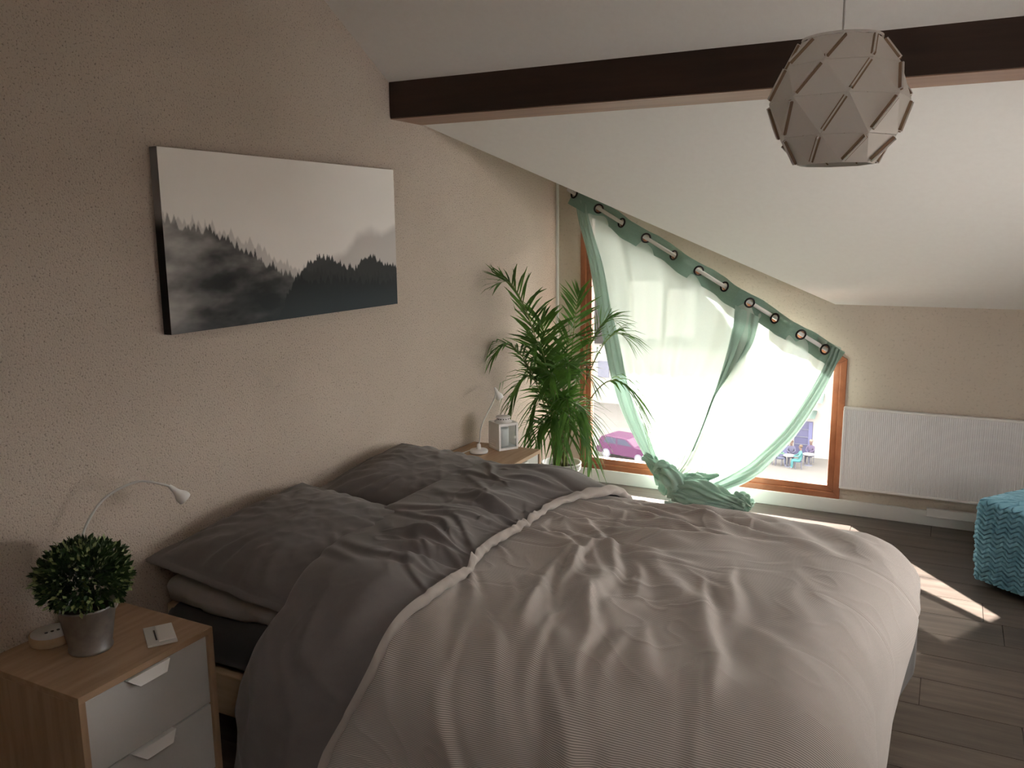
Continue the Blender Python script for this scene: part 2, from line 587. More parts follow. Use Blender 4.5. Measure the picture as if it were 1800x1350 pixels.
# ribbed front: fine vertical ribs
nr = 150
xs = np.linspace(.012, RW-.012, nr*4+1)
ys = -.040-.0022*(0.5+.5*np.cos(np.arange(nr*4+1)*math.pi/2))
mb = MB()
zz = np.array([.012, RH-.012])
X, Z = np.meshgrid(xs, zz, indexing='ij')
Y = np.repeat(ys[:, None], 2, 1)
mb.grid(X, Y, Z)
mb.build('ribbed_front', M['radiator'], rad)
for (x0, x1, z0, z1) in ((0, RW, 0, .013), (0, RW, RH-.013, RH), (0, .013, .013, RH-.013), (RW-.013, RW, .013, RH-.013)):
    MB().box(x0, x1, -.045, -.012, z0, z1).build('edge_trim', M['white_metal'], rad, bevel=.004)
MB().box(.05, RW-.05, -.034, -.03, .0, RH).build('core', M['radiator'], rad)

# painting: canvas stretched on a frame, misty forest print
def forest(nu, nv):
    u, v = np.meshgrid(np.linspace(0, 1, nu), np.linspace(0, 1, nv), indexing='ij')   # u right, v up
    def trees(u, base, amp, dens, seed, hmin=.3):
        h = np.full_like(u, -1.0)
        rs = np.random.RandomState(seed)
        n = int(dens)
        for c in np.linspace(0, 1, n)+rs.normal(0, .4/n, n):
            t = amp*(hmin+(1-hmin)*rs.rand()**1.6)
            w = .0045+.006*rs.rand()
            h = np.maximum(h, t*(1-np.abs(u-c)/w*.8))
        return base+np.maximum(h, 0)
    sky = np.stack([.86+.05*v+.01*np.sin(u*3), .83+.05*v, .81+.045*v], -1)
    sky += (fbm(u*2.5, v*3, 3, 4)*.02)[..., None]
    c = sky.copy()
    def blend(mask, col):
        nonlocal c
        c = c*(1-mask[..., None])+np.array(col)*mask[..., None]
    def top(xs, ys):
        return np.interp(u, xs, ys)
    # far hazy mountain on the right
    far = top([0, .5, .58, .64, .72, .78, .86, .92, 1], [.0, .30, .36, .40, .46, .56, .60, .57, .64])+.03*fbm(u*9, v*5, 3, 11)
    m = sstep(0, .09, far-v)
    blend(m*.62, (.38, .35, .345))
    blend(sstep(.0, .3, far-v-.08)*.6*sstep(.55, .9, u)*sstep(.28, .42, v), (.64, .60, .575))
    # pale slope left of the middle
    mid = trees(u, top([0, .1, .2, .3, .4, .48, .56, 1], [.62, .60, .54, .47, .37, .31, .28, .2]), .07, 60, 5)
    blend(sstep(0, .02, mid-v)*.38, (.24, .22, .22))
    # left slope, grey in the mist
    lft = trees(u, top([0, .05, .1, .16, .22, .30, .36, .42, .5, 1], [.60, .57, .55, .54, .47, .40, .33, .27, .22, .15]), .075, 85, 8)
    k = sstep(-.004, .010, lft-v)
    dens = .86-.40*sstep(.0, .22, .2-u)+.40*fbm(u*9, v*9, 4, 21)
    blend(k*np.clip(dens, .2, .95), (.045, .045, .047))
    rt = trees(u, top([0, .40, .47, .52, .58, .64, .70, .76, .80, .84, .88, .94, 1], [-.4, .02, .24, .31, .36, .36, .30, .27, .33, .355, .33, .29, .26]), .055, 100, 15)
    k = sstep(-.003, .007, rt-v)
    blend(k*.95, (.018, .022, .025))
    md = top([0, .1, .2, .3, .38, .42, .46, .55, .7, 1], [.40, .42, .42, .36, .29, .26, .22, .2, .15, .1])+.05*fbm(u*12, v*6, 4, 23)
    k = sstep(-.10, .16, md-v)*np.clip(.85+.6*fbm(u*8, v*10, 4, 31), 0, 1)*sstep(-.02, .22, u)
    blend(k, (.022, .025, .027))
    # mist swirls low left, bluish bottom
    mist = np.clip(fbm(u*5+1, v*6, 5, 41)*1.5+.1, 0, 1)*sstep(.38, .0, u)*sstep(.62, .3, v)
    blend(mist*.5, (.14, .135, .14))
    blend(sstep(.28, .0, v)*.55*sstep(.1, .5, u), (.055, .075, .09))
    blend(sstep(.10, .0, v)*.5*sstep(.3, .0, u), (.07, .08, .095))
    return u, v, np.clip(c, 0, 1)
PY0, PY1, PZ0, PZ1, PT = -2.962, -1.752, 1.235, 1.794, .032
pic = thing('canvas_picture', 'wide canvas print of a misty dark pine forest on the left wall', 'picture', (.001, PY0, PZ0))
nu, nv = 440, 200
u, v, c = forest(nu, nv)
mb = MB().grid(np.full_like(u, PT), u*(PY1-PY0), v*(PZ1-PZ0), uv=(u, v))
pc = mb.build('canvas_front', None, pic)
ca = pc.data.color_attributes.new('print', 'FLOAT_COLOR', 'POINT')
ca.data.foreach_set('color', np.concatenate([c.reshape(-1, 3), np.ones((nu*nv, 1))], 1).astype(np.float32).ravel())
m = mat('printed_canvas', (.5, .5, .5), .75, spec=.25)
at = nd(m, 'ShaderNodeAttribute')
at.attribute_name = 'print'
lk(m, at.outputs['Color'], bsdf(m).inputs['Base Color'])
bump(m, noise(m, coords(m), 700, 2), .1, .001)
pc.data.materials.append(m)
# sides carry the wrapped print
def side(y, name):
    n = 60
    zz = np.linspace(0, PZ1-PZ0, n)
    X, Z = np.meshgrid(np.array([0, PT]), zz, indexing='ij')
    o = MB().grid(X, np.full_like(X, y), Z, uv=(X, Z)).build(name, None, pic)
    col = c[0 if y == 0 else -1]
    jj = (np.linspace(0, nv-1, n)).astype(int)
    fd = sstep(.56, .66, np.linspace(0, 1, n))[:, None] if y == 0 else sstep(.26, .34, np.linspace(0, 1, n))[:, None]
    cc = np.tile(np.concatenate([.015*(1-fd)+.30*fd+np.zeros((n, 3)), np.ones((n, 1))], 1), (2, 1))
    a = o.data.color_attributes.new('print', 'FLOAT_COLOR', 'POINT')
    a.data.foreach_set('color', cc.astype(np.float32).ravel())
    o.data.materials.append(m)
side(0, 'canvas_edge')
side(PY1-PY0, 'canvas_edge')
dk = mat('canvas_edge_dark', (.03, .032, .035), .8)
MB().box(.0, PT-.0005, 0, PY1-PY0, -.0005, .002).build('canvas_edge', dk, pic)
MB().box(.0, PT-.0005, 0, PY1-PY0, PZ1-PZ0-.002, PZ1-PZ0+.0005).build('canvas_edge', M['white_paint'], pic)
MB().box(0, .012, .02, PY1-PY0-.02, .02, PZ1-PZ0-.02).build('stretcher', M['pine'], pic)

# nightstands
NH, NW, ND = .471, .413, .398
def nightstand(y0, label):
    t = thing('nightstand', label, 'nightstand', (0.0, y0, 0), 0, 'oak and white nightstands')
    th = .018
    MB().box(.016, ND, 0, NW, NH-th, NH).build('top_panel', M['oak'], t, bevel=.0015)
    for yy in (0, NW-th):
        MB().box(.016, ND, yy, yy+th, 0, NH-th).build('side_panel', M['oak_side'], t, bevel=.0015)
    MB().box(.016, .024, th, NW-th, .03, NH-th).build('back_panel', M['white_lacquer'], t)
    MB().box(.03, ND-.02, th, NW-th, .03, .045).build('base_panel', M['oak'], t)
    for (z0, z1) in ((.052, .2475), (.2525, .449)):
        d = MB().box(ND-.024, ND-.006, th+.003, NW-th-.003, z0, z1).build('drawer', M['white_lacquer'], t, bevel=.0015)
        # folded sheet-metal pull hooked over the top edge
        c_ = NW/2-.01
        w = .066
        za = z1+.0005
        mb = MB()
        pr = [(ND-.02, za, w), (ND+.004, za, w), (ND+.020, za-.022, w*.62)]
        lo = [(p[0], p[1]-.0018 if i < 2 else p[1]-.001, p[2]) for i, p in enumerate(pr)]
        vs = []
        for p in pr:
            vs += [(p[0], c_-p[2], p[1]), (p[0], c_+p[2], p[1])]
        for p in lo:
            vs += [(p[0]-.0012, c_-p[2], p[1]), (p[0]-.0012, c_+p[2], p[1])]
        mb.add(vs, [(0, 2, 3, 1), (2, 4, 5, 3), (6, 7, 9, 8), (8, 9, 11, 10), (4, 10, 11, 5), (0, 1, 7, 6), (0, 6, 8, 2), (2, 8, 10, 4), (1, 3, 9, 7), (3, 5, 11, 9)])
        mb.build('handle', M['white_metal'], d)
    return t
nightstand(-3.633, 'oak nightstand with white drawers in the near left corner, green plant on top')
nightstand(-1.497, 'oak nightstand with white drawers behind the pillows, lantern on top')

# ------------------------------------------------------------------ bed
BX1, BY0, BY1 = 2.05, -3.09, -1.66
bed = thing('bed_frame', 'pale wooden bed frame under the dark mattress', 'bed', (0, (BY0+BY1)/2, 0))
MB().box(.03, BX1, BY0, BY0+.03, .10, .235).build('side_rail', M['pine'], bed, bevel=.004, world=True)
MB().box(.03, BX1, BY1-.03, BY1, .10, .235).build('side_rail', M['pine'], bed, bevel=.004, world=True)
MB().box(BX1-.03, BX1, BY0+.03, BY1-.03, .10, .235).build('foot_rail', M['pine'], bed, bevel=.004, world=True)
MB().box(.03, .06, BY0+.03, BY1-.03, .10, .40).build('head_rail', M['pine'], bed, bevel=.004, world=True)
MB().box(.06, BX1-.03, BY0+.03, BY1-.03, .185, .2).build('slat_base', M['pine'], bed, world=True)
for xx in (.03, BX1-.09):
    for yy in (BY0, BY1-.06):
        MB().box(xx, xx+.06, yy, yy+.06, 0, .10).build('leg', M['pine'], bed, bevel=.004, world=True)
# storage box under the bed, its rounded rim shows beside the nightstand
bxs = thing('storage_box', 'grey fabric storage box under the bed beside the near nightstand', 'box', (.32, -3.05, 0))
MB().box(0, .5, 0, .6, 0.002, .085).build('box_body', M['pillow_light'], bxs, bevel=.006)
MB().tube([(0.01, .01, .088), (.49, .01, .088), (.49, .59, .088), (.01, .59, .088), (.01, .01, .088)], .007, 8).build('rim', M['trim_white'], bxs, smooth=True)

def rounded_block(name, x0, x1, y0, y1, z0, z1, r, nx, ny, mat_, wr=.004, seed=0, parent=None):
    """soft block: superellipse-like box with gentle wrinkles"""
    bm = bmesh.new()
    bmesh.ops.create_cube(bm, size=1)
    for q in bm.verts:
        q.co = ((x0+x1)/2+q.co.x*(x1-x0), (y0+y1)/2+q.co.y*(y1-y0), (z0+z1)/2+q.co.z*(z1-z0))
    bmesh.ops.bevel(bm, geom=bm.edges[:], offset=r, segments=4, profile=.5, affect='EDGES')
    bmesh.ops.subdivide_edges(bm, edges=[e for e in bm.edges if e.calc_length() > .3], cuts=24, use_grid_fill=True)
    P = np.array([q.co[:] for q in bm.verts])
    dd = wr*(fbm(P[:, 0]*6+P[:, 2]*9, P[:, 1]*6+P[:, 2]*3, 4, seed)*1.5)
    bm.normal_update()
    for q, d in zip(bm.verts, dd):
        q.co += q.normal*float(d)
    me = bpy.data.meshes.new(name)
    bm.to_mesh(me)
    bm.free()
    me.polygons.foreach_set('use_smooth', [True]*len(me.polygons))
    me.materials.append(mat_)
    o = bpy.data.objects.new(name, me)
    COL.objects.link(o)
    if parent:
        o.parent = parent
    return o
tag(rounded_block('mattress', .02, BX1-.01, BY0+.012, BY1-.012, .236, .405, .05, 0, 0, M['sheet_dark'], .006, 3), 'thick mattress in a charcoal fitted sheet on the bed frame', 'mattress')

# pillows -----------------------------------------------------------
def pillow(name, label, c, size, thick, rot, mat_, seed, flange=.03, wrinkle=1.0, group=None):
    n = 90
    a = np.linspace(-1, 1, n)
    U, V = np.meshgrid(a, a, indexing='ij')
    R = Matrix.Rotation(rot[2], 3, 'Z') @ Matrix.Rotation(rot[1], 3, 'Y') @ Matrix.Rotation(rot[0], 3, 'X')
    root = thing(name, label, 'pillow', c, 0, group)
    ed = np.maximum(np.abs(U), np.abs(V))
    fl_ = 1-flange/(size[0]/2)
    prof = np.clip(1-(np.abs(U)/fl_)**2.6, 0, 1)**.55*np.clip(1-(np.abs(V)/fl_)**2.6, 0, 1)**.55
    pin = 1-.07*(1-np.abs(V)**2)*np.abs(U)**3
    pin2 = 1-.07*(1-np.abs(U)**2)*np.abs(V)**3
    fray = .006*fbm(U*5, V*5, 3, seed+60)
    for s, nm in ((1, 'cover_top'), (-1, 'cover_bottom')):
        w = (ridge(U*2.2+.5*perlin(U*2, V*2, seed), V*1.6, seed+2, 4)*.5+ridge(U*4+V, V*4-U, seed+5, 4)*.35+fbm(U*2, V*2, 4, seed+9)*1.0)*.011*wrinkle
        edgew = sstep(1.0, .55, ed)
        rad_fold = .008*wrinkle*np.sin(np.arctan2(V, U)*22+4*perlin(U*2, V*2, seed+7))*sstep(.35, .8, ed)*sstep(1.0, .9, ed)
        H = s*(prof*thick/2+.0025)+w*edgew*prof*(1 if s > 0 else .5)+s*rad_fold*prof**.3
        H = H+.010*perlin(U*2.5, V*2.5, seed+30)*sstep(.8, 1, ed)
        X, Y = U*size[0]/2*pin2, V*size[1]/2*pin
        P = np.stack([X+fray, Y+fray, H], -1)@np.array(R).T
        MB().grid(P[..., 0], P[..., 1], P[..., 2], uv=(U*size[0]/2, V*size[1]/2)).build(nm, mat_, root, smooth=True)
    return root
for (ya, yb, lab, sd) in ((-3.085, -2.42, 'flat taupe pillow under the near dark pillow', 5), (-2.38, -1.70, 'flat taupe pillow under the far dark pillow', 25)):
    tag(rounded_block('pillow', .03, .66, ya, yb, .402, .492, .044, 0, 0, M['pillow_light'], .010, sd), lab, 'pillow', 'pillows')
pillow('pillow', 'dark grey pillow next to the near nightstand, piped edge towards the camera', (.335, -2.765, .553), (.66, .70), .165, (math.radians(5), math.radians(5), math.radians(-2)), M['dark_cotton'], 11, .03, .8, 'pillows')
pillow('pillow', 'dark grey pillow by the far nightstand', (.335, -2.02, .548), (.66, .66), .15, (math.radians(4), math.radians(6), math.radians(3)), M['dark_cotton'], 31, .03, .8, 'pillows')

# duvet ---------------------------------------------------------------
FX, YN, YF, RC, ZT = 1.88, -2.97, -1.90, .225, .540
YM = (YN+YF)/2
_cr = np.random.RandomState(12)
STROKES = []          # cx, ct, angle, half length, width, height, bend
def _st(n, x, t, ang, L, w, A, bend=.3):
    for _ in range(n):
        STROKES.append((_cr.uniform(*x), _cr.uniform(*t), math.radians(_cr.uniform(*ang)), _cr.uniform(*L), _cr.uniform(*w), _cr.uniform(*A), _cr.normal(0, bend)))
# angle 0 runs along the bed to the foot, -90 towards the near side
_st(13, (1.05, 1.75), (-.62, -.12), (-84, -58), (.14, .32), (.016, .030), (.009, .019), .5)
_st(9, (.95, 1.4), (-.75, -.30), (-86, -50), (.10, .25), (.010, .020), (.005, .010), .6)
_st(16, (.95, 1.55), (.02, .52), (-28, 14), (.10, .28), (.010, .022), (.005, .012), .6)
_st(12, (1.0, 1.7), (-.2, .5), (-60, -25), (.08, .22), (.012, .026), (.005, .012), .6)
_st(10, (1.5, 1.95), (-.4, .5), (-75, -35), (.12, .28), (.022, .040), (.005, .010), .4)
_st(14, (.9, 1.9), (-1.05, -.55), (-96, -62), (.14, .34), (.014, .030), (.006, .014), .4)
_st(12, (1.0, 1.8), (.25, .62), (-20, 20), (.12, .30), (.010, .022), (.004, .010), .5)
_st(26, (.95, 1.7), (-.5, .5), (-90, 40), (.03, .09), (.005, .010), (.002, .0045), 1.0)
_main = STROKES
STROKES = []
_st(22, (.52, .92), (-.55, .62), (120, 215), (.07, .20), (.008, .018), (.004, .009), .7)
_st(10, (.50, .85), (-1.0, -.5), (70, 130), (.10, .26), (.012, .024), (.004, .009), .5)
_st(16, (.55, .92), (-.4, .55), (0, 180), (.02, .06), (.004, .008), (.002, .004), 1.0)
_st(5, (.70, .90), (-.36, -.26), (150, 205), (.10, .18), (.010, .016), (.006, .010), .5)
_st(5, (.70, .90), (.10, .20), (150, 205), (.10, .18), (.010, .016), (.006, .010), .5)
_band = STROKES
STROKES = _main
def creases(x, t, strokes=None):
    """single folds: a crest with one steep flank, fading at both ends"""
    wx = x+.030*perlin(x*5, t*5, 2)
    wt = t+.030*perlin(x*5, t*5, 3)
    out = np.zeros_like(x)
    for (cx, ct, a, L, w, A, bd) in (strokes or STROKES):
        ca, sa = math.cos(a), math.sin(a)
        s = (wx-cx)*ca+(wt-ct)*sa
        d = -(wx-cx)*sa+(wt-ct)*ca-bd*s*s*.8
        e = np.exp(-(s/L)**4)
        ww = w*(1+.5*s/L)
        out += A*e*(np.where(d > 0, np.exp(-(d/ww)**2), np.exp(-(d/(2.1*ww))**2))-.45*np.exp(-((d-2.0*ww)/(1.4*ww))**2))
    fine = ridge(wx*9+wt*3, wt*9, 64, 6)*.0030*sstep(-.1, .3, perlin(x*2.6, t*2.6, 69))
    return out+fine
def duvet_surf(x, t, lift=0.0, wr=1.0, flat=False):
    """x, t: arclengths along the bed and across it (t measured from YM); returns position after draping"""
    a = np.maximum(x-FX, 0)
    hw = (YF-YN)/2
    b = np.maximum(np.abs(t)-hw, 0)
    d = np.hypot(a, b)
    dm = np.minimum(d, .80)
    ang = np.clip(dm/RC, 0, math.pi/2)
    rest = np.maximum(dm-RC*math.pi/2, 0)
    h = RC*np.sin(ang)+rest*.05
    z = -RC*(1-np.cos(ang))-rest*.99
    ux, uy = np.where(d > 0, a/np.maximum(d, 1e-9), 0), np.where(d > 0, b/np.maximum(d, 1e-9), 0)*np.sign(t)
    X = np.minimum(x, FX)+ux*h
    Y = YM+np.clip(t, -hw, hw)+uy*h
    Z = ZT+z
    nx, ny, nz = ux*np.sin(ang), uy*np.sin(ang), np.cos(ang)
    # wrinkles
    wx, wt = x+.10*perlin(x*2.3, t*2.3, 2), t+.10*perlin(x*2.3, t*2.3, 3)
    puff = .026*perlin(x*1.5, t*1.7, 50)+.012*perlin(x*3.2, t*3.0, 51)
    # folds that fall towards the near side, and others that run along the bed from the turned-back edge
    crs = creases(x, t)
    seam = -.003*sstep(-.2, .3, perlin(x*2.2, t*2, 95))*(np.exp(-((t-.02-.02*perlin(x*3, x*0, 91))/.006)**2)+np.exp(-((t-.30-.02*perlin(x*3, x*0, 92))/.006)**2)+np.exp(-((t+.34-.02*perlin(x*3, x*0, 93))/.006)**2))
    side = sstep(.05, .35, b)*(t < 0)
    drape = side*.020*np.sin(x*15+2.2*perlin(x*2, t*1.2, 67)+t*3)*(.5+.7*b)
    smooth_foot = 1-.5*sstep(1.3, 1.85, x)
    n = (puff+crs*smooth_foot+seam)*wr+drape+lift
    X = X+np.interp(Y-YM, [-.65, -.25, .05, .33, .65], [-.02, -.04, -.012, .05, .045])*sstep(1.1, 2.0, X)
    return X+nx*n, Y+ny*n, np.maximum(Z+nz*n, .012), n
duv = thing('duvet', 'taupe pinstriped duvet spread over the bed, dark grey side turned back', 'duvet', (1.25, YM, ZT))
hw = (YF-YN)/2
ns, nt_ = 330, 420
t0, t1 = -(hw+.72), hw+.43
tt = np.linspace(t0, t1, nt_)
ss = np.linspace(0, 1, ns)
S_, T_ = np.meshgrid(ss, tt, indexing='ij')
foot = .60-.36*sstep(-.15, hw*.75, T_)          # the far foot corner is drawn up
T_ = np.where(T_ > hw, hw+(T_-hw)*(1-.72*sstep(.45, .95, S_)), T_)
st_ = np.interp(T_, [-(hw+.72), -(hw+.22), -(hw+.02), hw], [.66, .82, .84, .82])
Sx = st_+S_*(FX+foot-st_)
X, Y, Z, _ = duvet_surf(Sx, T_)
MB().grid(X, Y, Z, uv=(Sx, T_)).build('striped_top', M['striped'], duv, smooth=True, world=True)
# dark backing under it, hangs lower at the far foot corner
S_, T_ = np.meshgrid(np.linspace(0, 1, 120), np.linspace(t0+.02, hw+.44, 150), indexing='ij')
foot = .58-.13*sstep(-.2, hw, T_)
T_ = np.where(T_ > hw, hw+(T_-hw)*(1-.6*sstep(.45, .95, S_)), T_)
st_ = np.interp(T_, [-(hw+.72), -(hw+.22), -(hw+.02), hw], [.60, .74, .62, .58])
Sx = st_+S_*(FX+foot-st_)
X, Y, Z, _ = duvet_surf(Sx, T_, lift=-.032)
MB().grid(X, Y, Z, uv=(Sx, T_)).build('dark_backing', M['sheet_dark'], duv, smooth=True, world=True)

# turned-back band: upper dark layer, rolled at the head side, striped lip at the free edge
nb_, nt_ = 150, 460
tt = np.linspace(-(hw+.72), hw+.36, nt_)
lip = np.interp(tt, [-(hw+.72), -(hw+.45), -(hw+.22), -(hw+.02), -.25, .1, .4, hw, hw+.36], [.72, .80, .90, .97, .925, .91, .95, 1.03, 1.12])
lip = lip+.010*np.sin(tt*14)+.012*perlin(tt*5, tt*0, 71)
bck = np.interp(tt, [-(hw+.72), -(hw+.4), -(hw+.15), -.35, 0, hw, hw+.36], [.45, .50, .60, .50, .455, .44, .46])
wv = np.linspace(0, 1.35, nb_)
Wv, Tm = np.meshgrid(wv, tt, indexing='ij')
LIP, BCK = np.meshgrid(wv, lip, indexing='ij')[1], np.meshgrid(wv, bck, indexing='ij')[1]
# thickness profile: thin at the lip, thick roll at the head side
wcl = np.clip(Wv, 0, 1)
hh = .018+.040*sstep(0, .4, wcl)+.012*np.sin(wcl*math.pi)
roll = np.clip((Wv-1)/.35, 0, 1)*math.pi
rr = .5*(.018+.040)
xs_ = LIP+(BCK+.04-LIP)*wcl-.045*np.sin(roll)
hroll = hh-rr*(1-np.cos(roll))
x0w, t0w = LIP-(1-Wv)*0, Tm
wpx, wpt = xs_+.05*perlin(xs_*4, Tm*4, 75), Tm+.05*perlin(xs_*4, Tm*4, 76)
wrk = creases(wpx, wpt, _band)+.016*perlin(xs_*2.4, Tm*2.2, 74)
# two tucked pleats that run in from the lip
for (tc, dep, sl_) in ((-.33, .013, -.35), (.12, .015, -.30), (.46, .008, .25)):
    g = Tm-(tc+sl_*(LIP-xs_))
    wrk = wrk-dep*np.exp(-(g/.014)**2)*sstep(.75, .2, wcl)+dep*.8*np.exp(-((g-.035)/.03)**2)*sstep(.8, .15, wcl)
wrk = wrk*np.where(roll > 0, np.cos(roll/2)**2, 1)
X, Y, Z, _ = duvet_surf(xs_, Tm, lift=hroll+wrk+.012, wr=.25)
MB().grid(X, Y, Z, uv=(xs_, Tm)).build('turned_back_band', M['dark_cotton'], duv, smooth=True, world=True)
# striped lip: the edge of the duvet cover rolling under
nl = 14
al = np.linspace(0, 1, nl)
AL, Tl = np.meshgrid(al, tt, indexing='ij')
Lp = np.meshgrid(al, lip, indexing='ij')[1]
wid = .021+.009*perlin(Tl*6, Tl*0, 81)+.014*sstep(.2, hw, Tl)
th_ = AL*math.pi*.95
xs2 = Lp-.004+wid*np.sin(th_)*.75
h2 = .033+.009*np.cos(th_)-.014*AL
wr0 = wrk[0][None, :]*(1-AL)+.004*np.sin(Tl*90+3*perlin(Tl*9, AL, 83))*np.sin(th_)
X, Y, Z, _ = duvet_surf(xs2, Tl, lift=h2+wr0, wr=.25)
MB().grid(X, Y, Z, uv=(xs2, Tl)).build('striped_lip', M['duvet_plain'], duv, smooth=True, world=True)
# ------------------------------------------------------------------ curtain rod and the two knotted curtains
ROD_Y = -.10
EY = [(0.157, 1.743), (0.31, 1.662), (0.45, 1.58), (0.597, 1.489), (0.76, 1.401), (0.904, 1.308), (1.048, 1.233), (1.19, 1.144), (1.325, 1.066), (1.463, 0.981), (1.587, 0.914)]
_e = np.array(EY)
_k = np.polyfit(_e[:, 0], _e[:, 1], 1)
def rod_z(x):
    return _k[0]*x+_k[1]
RD = np.array([1, 0, _k[0]])/math.hypot(1, _k[0])      # along the rod
RN = np.array([-RD[2], 0, RD[0]])                       # across it, upwards
rod = thing('curtain_rod', 'slanted white curtain rod above the window', 'curtain rod', (.115, ROD_Y, rod_z(.115)))
MB().tube([(.112, ROD_Y, rod_z(.112)), (1.625, ROD_Y, rod_z(1.625))], .0105, 14).build('pole', M['white_metal'], rod, smooth=True, bevel=0, world=True)
for xx in (.235, 1.52):
    MB().tube([(xx, ROD_Y, rod_z(xx)), (xx, -.002, rod_z(xx))], .006, 8).build('bracket', M['white_metal'], rod, smooth=True, world=True)
    MB().box(xx-.015, xx+.015, -.006, 0, rod_z(xx)-.03, rod_z(xx)+.03).build('bracket_plate', M['white_metal'], rod, bevel=.002, world=True)

EL = [(0.15, 1.756), (0.179, 1.603), (0.249, 1.373), (0.305, 1.091), (0.35, 0.891), (0.417, 0.623), (0.491, 0.44), (0.6, 0.261), (0.678, 0.173), (0.76, 0.122)]
ER = [(1.665, 0.925), (1.64, 0.815), (1.565, 0.633), (1.463, 0.436), (1.35, 0.286), (1.262, 0.184), (1.139, 0.105), (1.012, 0.065), (0.86, 0.085)]
EM1 = [(1.122, 1.164), (1.106, 0.992), (1.058, 0.768), (1.001, 0.585), (0.96, 0.45), (0.89, 0.259), (0.80, 0.113)]
EM2 = [(1.241, 1.10), (1.208, 0.919), (1.1, 0.738), (1.031, 0.637), (0.981, 0.485), (0.9, 0.26), (0.807, 0.114)]
def curtain_pos(edgeA, edgeB, a, b, yoff, xa, xb, seed, pl):
    """a: 0..1 across, b: 0..1 from rod to knot; edges are curves in the x-z plane"""
    A = spline(edgeA, 200)
    B = spline(edgeB, 200)
    def at(C_, q):
        i = np.clip(q, 0, 1)*(len(C_)-1)
        i0 = np.floor(i).astype(int)
        i1 = np.minimum(i0+1, len(C_)-1)
        f = (i-i0)[..., None]
        return C_[i0]*(1-f)+C_[i1]*f
    P = at(A, b)*(1-a[..., None])+at(B, b)*a[..., None]
    # the eyelets make the heading weave in front of and behind the rod
    s = xa+(xb-xa)*a
    idx = np.interp(s, _e[:, 0], np.arange(len(EY)))
    wave = -np.cos((idx-.5)*math.pi)*.032
    top = np.exp(-(b*3.0)**2)
    pleats = np.sin(a*pl*2*math.pi+2.0*perlin(a*4, b*2, seed)+1.2*b)
    y = ROD_Y+wave*top+pleats*(.004+.015*b**1.5)*(1-.35*b)+.012*perlin(a*7, b*4, seed+3)*sstep(0, .2, b)-.07*b**2+yoff
    return P[..., 0], y, P[..., 1]
def in_eyelet(x, z):
    for (ex, ez) in EY:
        if abs(x-ex) < .03 and math.hypot((x-ex)*1.12, z-rod_z(ex)) < .0235:
            return True
    return False
def curtain(name, label, edgeA, edgeB, xa, xb, yoff, seed, pl, hemA, hemB):
    root = thing(name, label, 'curtain', ((xa+xb)/2, ROD_Y, rod_z((xa+xb)/2)), 0, 'knotted sage green curtains')
    na, nb = int(70+220*(xb-xa)), 130
    a, b = np.meshgrid(np.linspace(0, 1, na), np.linspace(0, 1, nb)**1.7, indexing='ij')
    X, Y, Z = curtain_pos(edgeA, edgeB, a, b, yoff, xa, xb, seed, pl)
    MB().grid(X, Y, Z, uv=(a, b), hole=in_eyelet).build('sheer_panel', M['sheer'], root, smooth=True, world=True)
    # heading: doubled cloth above and below the rod
    h = np.linspace(-1, 1, 44)
    a2, h2 = np.meshgrid(np.linspace(0, 1, na), h, indexing='ij')
    s = xa+(xb-xa)*a2
    idx = np.interp(s, _e[:, 0], np.arange(len(EY)))
    wave = -np.cos((idx-.5)*math.pi)*.032
    ofs = np.where(h2 > 0, h2*.042, h2*(.066+.012*perlin(a2*9, a2*0, seed+9)))+.004*perlin(s*16, h2*0, seed)
    X = s+RN[0]*ofs
    Z = rod_z(s)+RN[2]*ofs
    Y = ROD_Y+yoff+wave+(-.013 if yoff > 0 else -.005)+.003*perlin(s*20, h2*2, seed+5)
    MB().grid(X, Y, Z, uv=(a2, h2), hole=in_eyelet).build('heading', M['sheer_hem'], root, smooth=True, world=True)
    # side hems: the folded selvedges read darker
    for (a0, a1, on) in ((0, hemA, hemA > 0), (1-hemB, 1, hemB > 0)):
        if not on:
            continue
        uu, bb = np.meshgrid(np.linspace(0, 1, 26), np.linspace(.01, .985, 120), indexing='ij')
        grow = 1+2.6*bb**1.5          # the gathered edge takes in more cloth towards the knot
        aa = uu*a1*grow if a0 == 0 else 1-(1-uu)*(1-a0)*grow
        X, Y, Z = curtain_pos(edgeA, edgeB, aa, bb, yoff, xa, xb, seed, pl)
        u = uu
        Y = Y-.004-.012*np.sin(u*math.pi*(2.5+2*bb)+bb*5)**2
        MB().grid(X, Y, Z, uv=(aa, bb)).build('side_hem', M['sheer_fold'], root, smooth=True, world=True)
    return root
cl = curtain('curtain', 'sage green sheer curtain falling from the high left end of the rod', EL, EM2, .15, 1.241, .010, 3, 9, .085, 0)
cr = curtain('curtain', 'sage green sheer curtain on the low right end of the rod', EM1, ER, 1.122, 1.665, -.012, 14, 7, 0, .085)
_a, _b = np.meshgrid(np.linspace(0, 1, 24), np.linspace(.03, .80, 90), indexing='ij')
_X, _Y, _Z = curtain_pos(EM1, EM2, _a, _b, -.018, 1.122, 1.241, 21, 2)
MB().grid(_X, _Y-.004*np.sin(_a*9+_b*4), _Z, uv=(_a, _b)).build('overlap_fold', M['sheer_fold'], cr, smooth=True, world=True)
